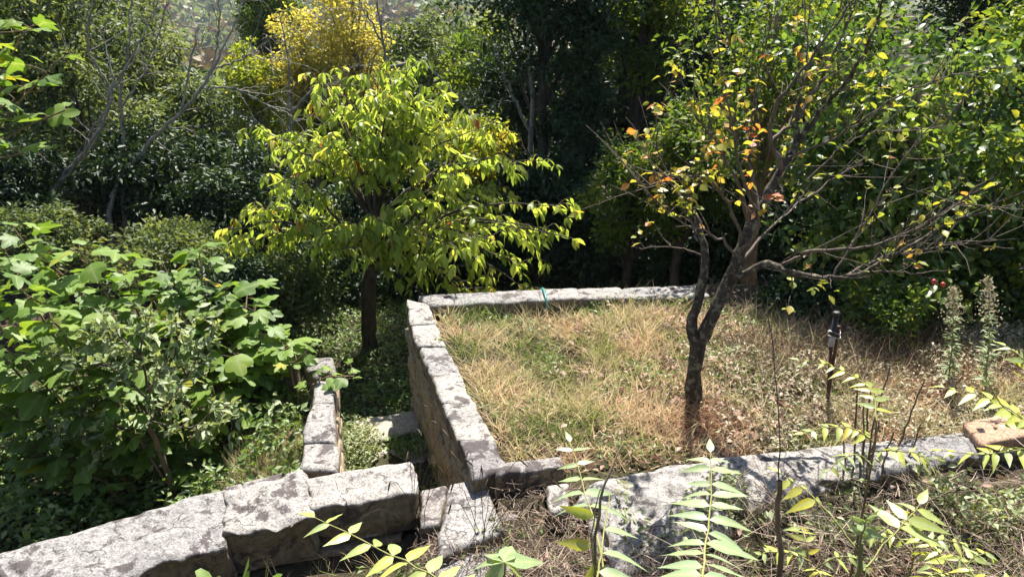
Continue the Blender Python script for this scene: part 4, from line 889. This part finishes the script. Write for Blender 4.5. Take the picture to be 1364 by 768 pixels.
scatter_leaves('passage_creeper', 'pale green creeper carpeting the left side of the sunken passage', 17000, -2.2, -.6, 4.6, 7.0, pz, 'pale_cover', .04, .3)
scatter_leaves('passage_clump', 'bright green leafy clump between the two passage slabs', 1500, -1.35, -.55, 6.1, 7.0, lambda x, y: ((x + .98) / .3) ** 2 + ((y - 6.62) / .22) ** 2 < 1, 'cover', .06, .22)
# dry grass beside the low wall
x, y, c, xi, yi = tufts(420, -2.5, -1.4, 4.6, 6.2, lambda x, y: (x < xl_low(y) - .18) & (x > xl_low(y) - .75) & (y > yl_fg(x) + .3), (8, 18))
pts = np.stack([xi, yi, H(xi, yi)], -1); blades('verge_grass', 'dry and green grass along the left of the low wall', pts, RNG.uniform(.08, .26, len(pts)), np.full(len(pts), .005), RNG.normal(.45, .22, len(pts)), 'grass', .6)
# straw and debris on the near ground
def near_zone(x, y): return (y < np.where(x < -.7, yl_fg(x) - .3, yl_near(x) - .12)) & (y > 2.2) & (field_noise(x, y, 3.1, 12) + RNG.normal(0, .22, len(x)) > -.12)
def straw(name, label, n, x0, x1, y0, y1, test, ln, zr):
    x = RNG.uniform(x0, x1, n); y = RNG.uniform(y0, y1, n); k = test(x, y); x, y = x[k], y[k]; n = len(x); f = field_noise(x, y, 2.5, 5)
    z = H(x, y) + RNG.random(n) * zr * np.clip(.5 + f, .1, 1.2)
    V = np.array([[-.5, 0, 0], [.5, 0, 0], [.4, .5, .05], [-.4, .5, .05], [.25, 1, 0], [-.25, 1, 0]], float); F = np.array([[0, 1, 2], [0, 2, 3], [3, 2, 4], [3, 4, 5]])
    D = unit(RNG.normal(0, 1, (n, 3)) * [1, 1, .28]); R = frames(D, unit(RNG.normal(0, .5, (n, 3)) + [0, 0, 1])); l = ln * RNG.uniform(.3, 1.6, n)
    Vs = np.broadcast_to(V, (n, 6, 3)).copy(); Vs[:, :, 0] *= RNG.uniform(.002, .006, n)[:, None]; Vs[:, :, 1] *= l[:, None]; Vs[:, 2:4, 2] *= (l * RNG.uniform(-2, 3, n))[:, None]
    Vw = np.einsum('nij,nvj->nvi', R, Vs) + np.stack([x, y, z], -1)[:, None]
    me = mesh_np(name, Vw.reshape(-1, 3), ((np.arange(n) * 6)[:, None, None] + F).reshape(-1, 3), {'rnd': np.repeat(np.clip(RNG.normal(.45, .25, n) + f * .3, 0, 1), 6)})
    return tag(obj(name, me, M['straw']), label, 'straw', kind='stuff')
straw('straw_litter', 'cut dry stalks and straw lying over the near right ground', 15000, .1, 5.0, 2.3, 4.8, near_zone, .2, .2)
straw('twig_tangle', 'tangled heap of cut stalks and twigs on the near right ground', 4200, .9, 5.0, 2.6, 4.6, lambda x, y: near_zone(x, y) & (field_noise(x, y, 2.0, 31) > .05), .34, .5)
straw('gap_straw', 'matted dry grass between the threshold stones', 2600, -.6, .55, 3.4, 4.6, lambda x, y: (y < 4.52), .09, .2)
scatter_leaves('near_weeds', 'small green weeds among the straw in the foreground', 6000, -1, 4.8, 2.3, 4.6, near_zone, 'cover', .04, .14)
scatter_leaves('wall_foot_weeds', 'yellow-green weeds crowding the front of the boundary stones', 11000, .7, 4.8, 3.1, 4.7, lambda x, y: (y < yl_near(x) - .08) & (y > yl_near(x) - .75) & (field_noise(x, y, 2.6, 51) > .0), 'pale_cover', .055, .38)
scatter_leaves('near_dead_leaves', 'brown dead leaves among the straw in the foreground', 1500, .1, 4.8, 2.3, 4.6, near_zone, 'litter', .06, .1, wr=.7)
x, y, c, xi, yi = tufts(520, -1.6, 4.8, 2.6, 4.6, lambda x, y: near_zone(x, y) | ((x > .7) & (np.abs(y - yl_near(x) + .35) < .2)), (6, 16)); pts = np.stack([xi, yi, H(xi, yi)], -1)
blades('near_grass', 'sparse dry grass tufts on the near ground', pts, RNG.uniform(.06, .3, len(pts)), np.full(len(pts), .004), RNG.normal(.5, .24, len(pts)), 'grass', .8)

x, y, c, xi, yi = tufts(260, 2.1, 4.4, 5.6, 7.3, lambda x, y: np.abs(y - 6.4 - .1 * x + .3) < .55, (8, 20), .06)
pts = np.stack([xi, yi, H(xi, yi)], -1); blades('dry_weeds', 'brown dry weed stalks behind the standpipe on the right', pts, RNG.uniform(.15, .5, len(pts)), np.full(len(pts), .005), RNG.normal(.4, .25, len(pts)), 'straw', .6, cat='dry weeds')
# ---------------------------------------------------------------- saplings and stalks in the foreground
AK = LeafKit([tmpl_leaf(.31, .035, .16, (.95, 1, .72, .36)), tmpl_leaf(.29, .05, .28, (.95, 1, .72, .36)), tmpl_leaf(.33, .025, .08, (.95, 1, .75, .38), .01)], 'ail', 'leaflet')
def pinnate(t, pts, pairs, size, tone, up=(0, 0, 1), droop=.25, start=.25, fwd=.35, tip=True, one=0, mat='stem_green'):
    n = 14; c = spline(pts, n, .002); w_ = Wood(); w_.add(c, taper(.0045, .0018, n), 6); lf = w_.build('leaf_stalk', mat, t)
    up = np.array(up, float)
    for k in range(pairs):
        u = start + (1 - start) * (k + .3) / pairs; i = min(int(u * (n - 1)), n - 2); f = u * (n - 1) - i; p = c[i] * (1 - f) + c[i + 1] * f; tn = unit(c[i + 1] - c[i])
        side = unit(np.cross(tn, up)); nn = unit(np.cross(side, tn))
        for s in (-1, 1):
            if one and s != one: continue
            if random.random() < .03: continue
            d = unit(side * s + tn * (fwd + random.uniform(-.1, .15)) - nn * (droop + random.uniform(-.12, .18))); b_ = unit(nn + side * s * random.uniform(-.15, .4) + RNG.normal(0, .2, 3))
            sz = size * (1 - .45 * max(0, u - .6) / .4) * random.uniform(.72, 1.12); add_leaflet(lf, p + tn * random.uniform(-.014, .014), d, b_, sz, tone)
    if tip: add_leaflet(lf, c[-1], unit(c[-1] - c[-2]), up, size * .6, tone)
    return lf
def add_leaflet(lf, p, d, b_, sz, tone):
    R = frames(np.array([d]), np.array([b_]))[0]; me = AK.meshes[random.randrange(3)][int(min(.99, max(0, random.gauss(tone, .1))) * NB)]
    o = obj('leaflet', me, None, lf); m_ = Matrix((R * sz).tolist()).to_4x4(); m_.translation = Vector(p); o.matrix_basis = m_
def stem(t, pts, r0, r1, mat='stem_brown', name='stem', n=12):
    w_ = Wood(); w_.add(spline(pts, n, .003), taper(r0, r1, n), 7, .15); return w_.build(name, mat, t)
def root_at(px, Y):  # a point on the ground at that depth
    x = P(px, 700, Y).x; return np.array([x, Y, gz(x, Y) - .03])
def PA(x, y, Y): return np.array(P(x, y, Y))
# 1 big frond, centre right
r = root_at(938, 2.0); t = thing('ailanthus_sapling', 'ailanthus sapling with one long upright pinnate frond in front of the big boulder', 'sapling', tuple(r))
stem(t, [r, PA(932, 860, 1.68), PA(934, 790, 1.72)], .009, .005, 'stem_green')
pinnate(t, [PA(934, 790, 1.72), PA(940, 730, 2.0), PA(947, 665, 2.3), PA(947, 602, 2.55)], 12, .165, .25, (0, .0, 1), .06, .02, .1)
# 2 middle sapling
r = root_at(800, 2.2); t = thing('ailanthus_sapling', 'ailanthus sapling with a dark bare stalk and yellow lower leaflets at bottom centre', 'sapling', tuple(r))
stem(t, [r, PA(792, 800, 2.1), PA(795, 700, 2.15), PA(806, 640, 2.2), PA(832, 590, 2.3)], .008, .003, 'stem_brown')
pinnate(t, [PA(810, 790, 2.05), PA(795, 710, 2.35), PA(778, 650, 2.7), PA(760, 588, 3.0)], 5, .15, .25, (0, 0, 1), .06, .5, .2)
pinnate(t, [PA(792, 790, 2.0), PA(800, 745, 2.15), PA(806, 700, 2.35), PA(812, 660, 2.55)], 4, .17, .25, (0, 0, 1), .15, .15, .2, False, 1)
pinnate(t, [PA(792, 765, 2.1), PA(790, 742, 2.05), PA(790, 702, 2.1), PA(800, 650, 2.15)], 3, .17, .8, (.15, -.5, 1), .25, .1, .1, False, -1)
# 3 left bottom sapling
r = root_at(650, 2.0); t = thing('ailanthus_sapling', 'ailanthus frond glowing yellow-green in front of the shaded foreground block', 'sapling', tuple(r))
stem(t, [r, PA(660, 860, 1.85), PA(640, 800, 1.9)], .008, .004, 'stem_green')
pinnate(t, [PA(640, 800, 1.9), PA(580, 768, 2.02), PA(510, 732, 2.16), PA(418, 688, 2.34)], 9, .165, .66, (.1, .1, 1), .1, .05, .35)
# 4 rosette bottom centre
r = root_at(672, 2.3); t = thing('ailanthus_sapling', 'pale leafy ailanthus rosette at the bottom centre edge', 'sapling', tuple(r))
stem(t, [r, PA(672, 800, 2.2), PA(672, 742, 2.25)], .007, .004, 'stem_green')
for (a, b_) in [((600, 745), 1), ((640, 725), 1), ((690, 700), 1), ((725, 745), 1), ((640, 790), 1), ((720, 790), 1)]:
    add_leaflet(bpy.data.objects[t.children[0].name], PA(672, 748, 2.22), unit(np.array(G(*a, 1.15)) - PA(672, 748, 2.22)), unit(np.array([0, 0, 1.]) + RNG.normal(0, .2, 3)), random.uniform(.17, .23), .25)
# 5 stake-like stem with thin dead whip
r = root_at(1042, 2.6); t = thing('cut_sapling', 'thick cut-back brown stem topped by a long thin dead whip, lower right', 'sapling', tuple(r))
stem(t, [r, PA(1038, 770, 2.45), PA(1036, 700, 2.5), PA(1039, 640, 2.5)], .0125, .010, 'stem_brown')
stem(t, [PA(1038, 645, 2.5), PA(1037, 560, 2.55), PA(1030, 460, 2.6), PA(1020, 395, 2.65)], .0032, .0014, 'twig', 'whip')
# 6 right yellowing sapling
r = root_at(1135, 2.5); t = thing('ailanthus_sapling', 'yellowing ailanthus sapling with crossing stalks on the near right', 'sapling', tuple(r))
stem(t, [r, PA(1138, 780, 2.45), PA(1146, 725, 2.5)], .011, .008, 'stem_green')
pinnate(t, [PA(1144, 735, 2.48), PA(1110, 690, 2.6), PA(1075, 655, 2.75), PA(1040, 630, 2.85)], 3, .13, .75, (0, 0, 1), .5, .5, .2)
pinnate(t, [PA(1150, 760, 2.42), PA(1180, 722, 2.55), PA(1205, 695, 2.65), PA(1225, 672, 2.75)], 3, .2, .62, (.1, 0, 1), .15, .55, .5)
pinnate(t, [PA(1145, 725, 2.5), PA(1148, 712, 2.5), PA(1152, 700, 2.5), PA(1155, 690, 2.5)], 5, .1, .3, (0, 0, 1), .1, .1, .5)
stem(t, [PA(1140, 725, 2.5), PA(1200, 690, 2.7), PA(1260, 655, 2.9), PA(1320, 630, 3.1)], .004, .002, 'twig')
# 7 fronds over the boundary stones
r = root_at(1150, 3.4); t = thing('ailanthus_sapling', 'ailanthus sapling with an arching bright frond above the cut stems', 'sapling', tuple(r))
stem(t, [r, PA(1160, 620, 3.4), PA(1168, 560, 3.4)], .008, .004)
pinnate(t, [PA(1168, 560, 3.4), PA(1160, 520, 3.6), PA(1120, 492, 3.8), PA(1065, 478, 3.9)], 9, .11, .75, (0, 0, 1), .15, .1, .4)
pinnate(t, [PA(1165, 590, 3.4), PA(1140, 572, 3.45), PA(1110, 568, 3.45), PA(1070, 576, 3.4)], 6, .11, .7, (0, 0, 1), .15, .1, .4)
pinnate(t, [PA(1165, 600, 3.4), PA(1190, 600, 3.35), PA(1220, 605, 3.3), PA(1245, 625, 3.3)], 6, .10, .72, (0, 0, 1), .15, .1, .4)
pinnate(t, [PA(1160, 615, 3.4), PA(1140, 605, 3.3), PA(1120, 612, 3.25), PA(1100, 630, 3.2)], 5, .09, .5, (0, 0, 1), .15, .1, .4)
r = root_at(1400, 3.0); t = thing('ailanthus_sapling', 'ailanthus fronds reaching in from the right edge above the clay block', 'sapling', tuple(r))
stem(t, [r, PA(1400, 640, 3.0), PA(1390, 580, 3.05)], .01, .006)
pinnate(t, [PA(1390, 580, 3.05), PA(1350, 548, 3.2), PA(1310, 528, 3.3), PA(1258, 516, 3.4)], 6, .13, .78, (0, 0, 1), .12, .1, .5)
pinnate(t, [PA(1400, 560, 3.0), PA(1385, 520, 3.0), PA(1365, 480, 3.0), PA(1340, 460, 3.1)], 5, .13, .7, (0, 0, 1), .12, .1, .5)
pinnate(t, [PA(1390, 600, 3.0), PA(1350, 600, 3.0), PA(1310, 605, 3.0), PA(1255, 600, 3.1)], 7, .11, .72, (0, 0, 1), .12, .1, .5)
pinnate(t, [PA(1395, 590, 3.05), PA(1365, 560, 3.1), PA(1335, 540, 3.15), PA(1310, 500, 3.2)], 6, .11, .78, (0, 0, 1), .12, .1, .5)
# 8 big soft leaf at the bottom left
r = root_at(330, 2.6); t = thing('fig_seedling', 'broad pale leaf poking in at the bottom edge before the foreground wall', 'seedling', tuple(r))
stem(t, [r, PA(330, 840, 2.5), PA(320, 790, 2.5)], .006, .004, 'stem_green')
for dx, sz in ((-110, .2), (0, .22), (90, .17)):
    o = obj('leaf', FIGKIT.meshes[0][3], None, t); e = PA(320 + dx, 770, 2.45) - PA(320, 800, 2.5)
    R_ = frames(np.array([unit(e)]), np.array([unit(np.array([0., -.3, 1.]))]))[0]; m_ = Matrix((R_ * sz).tolist()).to_4x4(); m_.translation = Vector(PA(320 + dx * .2, 795, 2.5)); o.matrix_basis = m_
for lab, px_, py_, Yf, ex, ey, npair in [('small ailanthus seedling at the right among the straw', 1290, 650, 3.2, 1235, 600, 6), ('small yellowing seedling near the lower right corner', 1340, 700, 2.9, 1300, 655, 5), ('leafy seedling beside the clump of dead stems', 1225, 640, 3.5, 1180, 590, 6), ('green seedling left of the clump of dead stems', 1090, 660, 3.3, 1065, 605, 6)]:
    r = root_at(px_, Yf); t = thing('ailanthus_seedling', lab, 'seedling', tuple(r)); tp = r + np.array([0, 0, .32]); stem(t, [r, (r + tp) / 2 + [.01, 0, 0], tp], .005, .003, 'stem_green')
    for kk in range(4):
        an = kk * 1.6 + px_; e = tp + np.array([math.cos(an) * .3, math.sin(an) * .3, -.02]); pinnate(t, [tp - [0, 0, .04 * kk], tp * .6 + e * .4 + [0, 0, .05], tp * .2 + e * .8 + [0, 0, .05], e], npair, .095, random.uniform(.45, .8), (0, 0, 1), .12, .15, .4)
# cut stems cluster
r = np.array([*G(1160, 655, -.1)]); t = thing('cut_stem_clump', 'clump of upright dead brown stems beside the boundary stones on the right', 'dead plant', tuple(r))
for (bx, by_, tx, ty) in [(1119, 655, 1123, 588), (1133, 658, 1142, 512), (1142, 655, 1160, 520), (1152, 660, 1186, 488), (1160, 650, 1172, 560), (1185, 625, 1232, 505), (1196, 628, 1226, 565), (1148, 640, 1150, 540), (1170, 655, 1190, 575)]:
    a = np.array(G(bx, by_, -.12)); b_ = PA(tx, ty, a[1] + random.uniform(-.05, .15)); stem(t, [a, (a + b_) / 2 + RNG.normal(0, .012, 3), b_], .009, .005)
# fallen branches on the straw
for lab, (a, b_, c_) in {'long thin fallen branch across the straw at the lower right': ((1180, 700), (1240, 735), (1364, 760)), 'short fallen stick below the boundary stones at the right': ((1200, 615), (1225, 640), (1270, 655)),
                         'broken pale branch near the right edge below the clay block': ((1240, 690), (1300, 720), (1340, 735))}.items():
    w_ = Wood(); q = [np.array(G(x_, y_, gz(G(x_, y_, -.1).x, G(x_, y_, -.1).y) + .04)) for x_, y_ in (a, b_, c_)]; w_.add(spline(q, 12, .006), taper(.011, .004, 12), 6, .2)
    tag(w_.build('fallen_branch', 'twig'), lab, 'branch')
# dry grass stalks in the gap
def stalk_clump(label, base, tips, mat='straw'):
    t = thing('dry_grass_clump', label, 'dry grass', tuple(base)); b = np.array(base)
    for tp in tips:
        tp = np.array(tp); m_ = b * .4 + tp * .6 + np.array([0, 0, .1]); s = b + RNG.normal(0, .03, 3) * [1, 1, 0]
        w_ = Wood(); c_ = spline([s, m_, tp], 14, .003); w_.add(c_, taper(.0025, .0012, 14), 4)
        e = c_[-1]; dn = unit(c_[-1] - c_[-3] + np.array([0, 0, -.08])); w_.add(np.array([e, e + dn * .02, e + dn * .05, e + dn * .075]), [.0015, .006, .005, .001], 5)
        w_.build('stalk', mat, t)
b0 = G(553, 700, -.28)
stalk_clump('dry bent grass stalks with seed heads at the end of the foreground block', b0, [PA(x_, y_, 4.0) for x_, y_ in [(556, 570), (565, 540), (590, 570), (572, 560), (545, 600), (600, 600), (585, 620), (620, 610), (520, 640), (480, 690)]])
b1 = G(640, 725, -.25)
stalk_clump('thin dry stalks fanning up from the threshold stones', b1, [PA(x_, y_, 3.85) for x_, y_ in [(690, 610), (700, 600), (735, 640), (605, 640), (640, 620), (625, 600), (660, 650), (740, 620), (600, 670)]])

# tall seed-headed weeds on the right
def tall_weed(label, px, yb, yt, Y):
    b = P(px, yb, Y); b.z = gz(b.x, Y); t = thing('tall_weed', label, 'weed', tuple(b)); top = PA(px + 3, yt, Y)
    w_ = Wood(); c_ = spline([np.array(b), (np.array(b) + top) / 2 + [.02, 0, 0], top], 24, .003); w_.add(c_, taper(.007, .002, 24), 6); w_.build('stem', 'stem_green', t)
    T, D, Nn, S, Rn = [], [], [], [], []
    hh = np.linalg.norm(top - np.array(b))
    for k in range(150):
        u = random.uniform(.1, .72); p = c_[int(u * 23)]; th_ = random.uniform(0, 6.28); hz = np.array([math.cos(th_), math.sin(th_), 0])
        T.append(p); D.append(unit(hz + [0, 0, random.uniform(-.1, .6)])); Nn.append(unit(np.array([0, 0, 1.]) + RNG.normal(0, .3, 3))); S.append(random.uniform(.06, .12) * (1.1 - .6 * u)); Rn.append(random.gauss(.55, .15))
    merged('foliage', tmpl_leaf(.2, .02, .3, (.9, .8)), np.array(T), frames(np.array(D), np.array(Nn)), np.array(S), np.array(Rn), 'apple', t)['kind'] = 'stuff'
    n = 420; u = RNG.uniform(.66, 1.0, n); p = np.array([c_[int(v * 23)] for v in u]); sp = (1.03 - u) * .3 + .012; off = RNG.normal(0, 1, (n, 3)) * sp[:, None] * [.5, .5, .5]
    merged('seed_head', tmpl_simple(.7), p + off, frames(unit(RNG.normal(0, 1, (n, 3)) + [0, 0, .6]), unit(RNG.normal(0, 1, (n, 3)))), RNG.uniform(.012, .026, n), RNG.normal(.6, .2, n), 'herb', t)['kind'] = 'stuff'
tall_weed('tall pale seed-headed weed, the shorter left one of two before the dark vine', 1266, 500, 378, 5.9)
tall_weed('tall pale seed-headed weed, the taller right one of two before the dark vine', 1314, 515, 366, 5.8)

# black pipe tied to a rusty stake
b = G(1104, 545, -.13); t = thing('garden_standpipe', 'black pipe on grey sleeve wired to a rusty stake in the weeds', 'pipe', tuple(b))
Yp = b.y; PPp = lambda x_, y_: np.array(P(x_, y_, Yp))
def lathe(name, a, b_, prof, mat):
    w_ = Wood(); a = np.array(a); b_ = np.array(b_); w_.add(np.array([a + (b_ - a) * u for u, _ in prof]), [q for _, q in prof], 14); o = w_.build(name, mat, t); return o
sx = b.y / .93 / FPX
lathe('stake', PPp(1100, 550), PPp(1117, 434), [(0, .012), (.98, .012), (.985, .015), (1, .015), (1, .0005)], 'rust')
lathe('post', PPp(1102, 548), PPp(1107, 458), [(0, .016), (1, .015), (1, .0005)], 'rust')
lathe('sleeve', PPp(1107, 460), PPp(1109, 446), [(0, .0005), (0, .026), (.9, .026), (1, .024), (1, .0005)], 'pvc')
lathe('pipe', PPp(1109, 447), PPp(1114, 419), [(0, .0005), (0, .026), (.2, .026), (.22, .022), (1, .022), (1, .0005)], 'black')
lathe('pipe_cap', PPp(1114, 420), PPp(1114.5, 415), [(0, .0005), (0, .029), (.8, .029), (1, .024), (1, .0005)], 'black')
for yy in (441, 447):
    w_ = Wood(); c0 = PPp(1111, yy); w_.add(np.array([c0 + [math.cos(a_) * .05, math.sin(a_) * .04, .012 * math.sin(a_ * 2)] for a_ in np.linspace(0, 6.4, 22)]), [.0025] * 22, 5); w_.build('wire_tie', 'wire', t)
# teal hose end hooked over the far wall
w_ = Wood(); yh = yl_far(.35); w_.add(spline([(.33, yh + .22, -.5), (.33, yh + .20, -.06), (.34, yh + .10, .025), (.36, yh - .12, .022), (.375, yh - .19, -.05), (.375, yh - .2, -.13)], 16), [.013] * 16, 8)
tag(w_.build('hose_end', 'teal'), 'short teal hose end hooked over the far bed wall', 'hose')

# ---------------------------------------------------------------- valley haze
zlo, zhi = float(ZZ.min()) - 1.0, float(ZZ.max()) + 6.0
bm = bmesh.new(); bmesh.ops.create_cube(bm, size=1.0)
xa, xb, ya, yb = xs[0] - 5, xs[-1] + 5, ys[0] - 5, ys[-1] + 5
for v in bm.verts: v.co = Vector(((xa + xb) / 2 + v.co.x * (xb - xa), (ya + yb) / 2 + v.co.y * (yb - ya), (zlo + zhi) / 2 + v.co.z * (zhi - zlo)))
me = bpy.data.meshes.new('haze'); bm.to_mesh(me); bm.free()
m, t = mk('air'); pv = N(t, 'ShaderNodeVolumePrincipled'); pv.inputs['Density'].default_value = 0.00022; pv.inputs['Color'].default_value = (0.78, 0.86, 1, 1)
oo = N(t, 'ShaderNodeOutputMaterial'); t.links.new(pv.outputs[0], oo.inputs['Volume'])
tag(obj('haze', me, m), 'thin blue haze in the valley air', 'haze', kind='stuff')
print('HAZE', zlo, zhi)

for o in sc.objects:
    if o.parent is None and o.get('category') in ('wall', 'stone step', 'steps'): o['kind'] = 'thing'
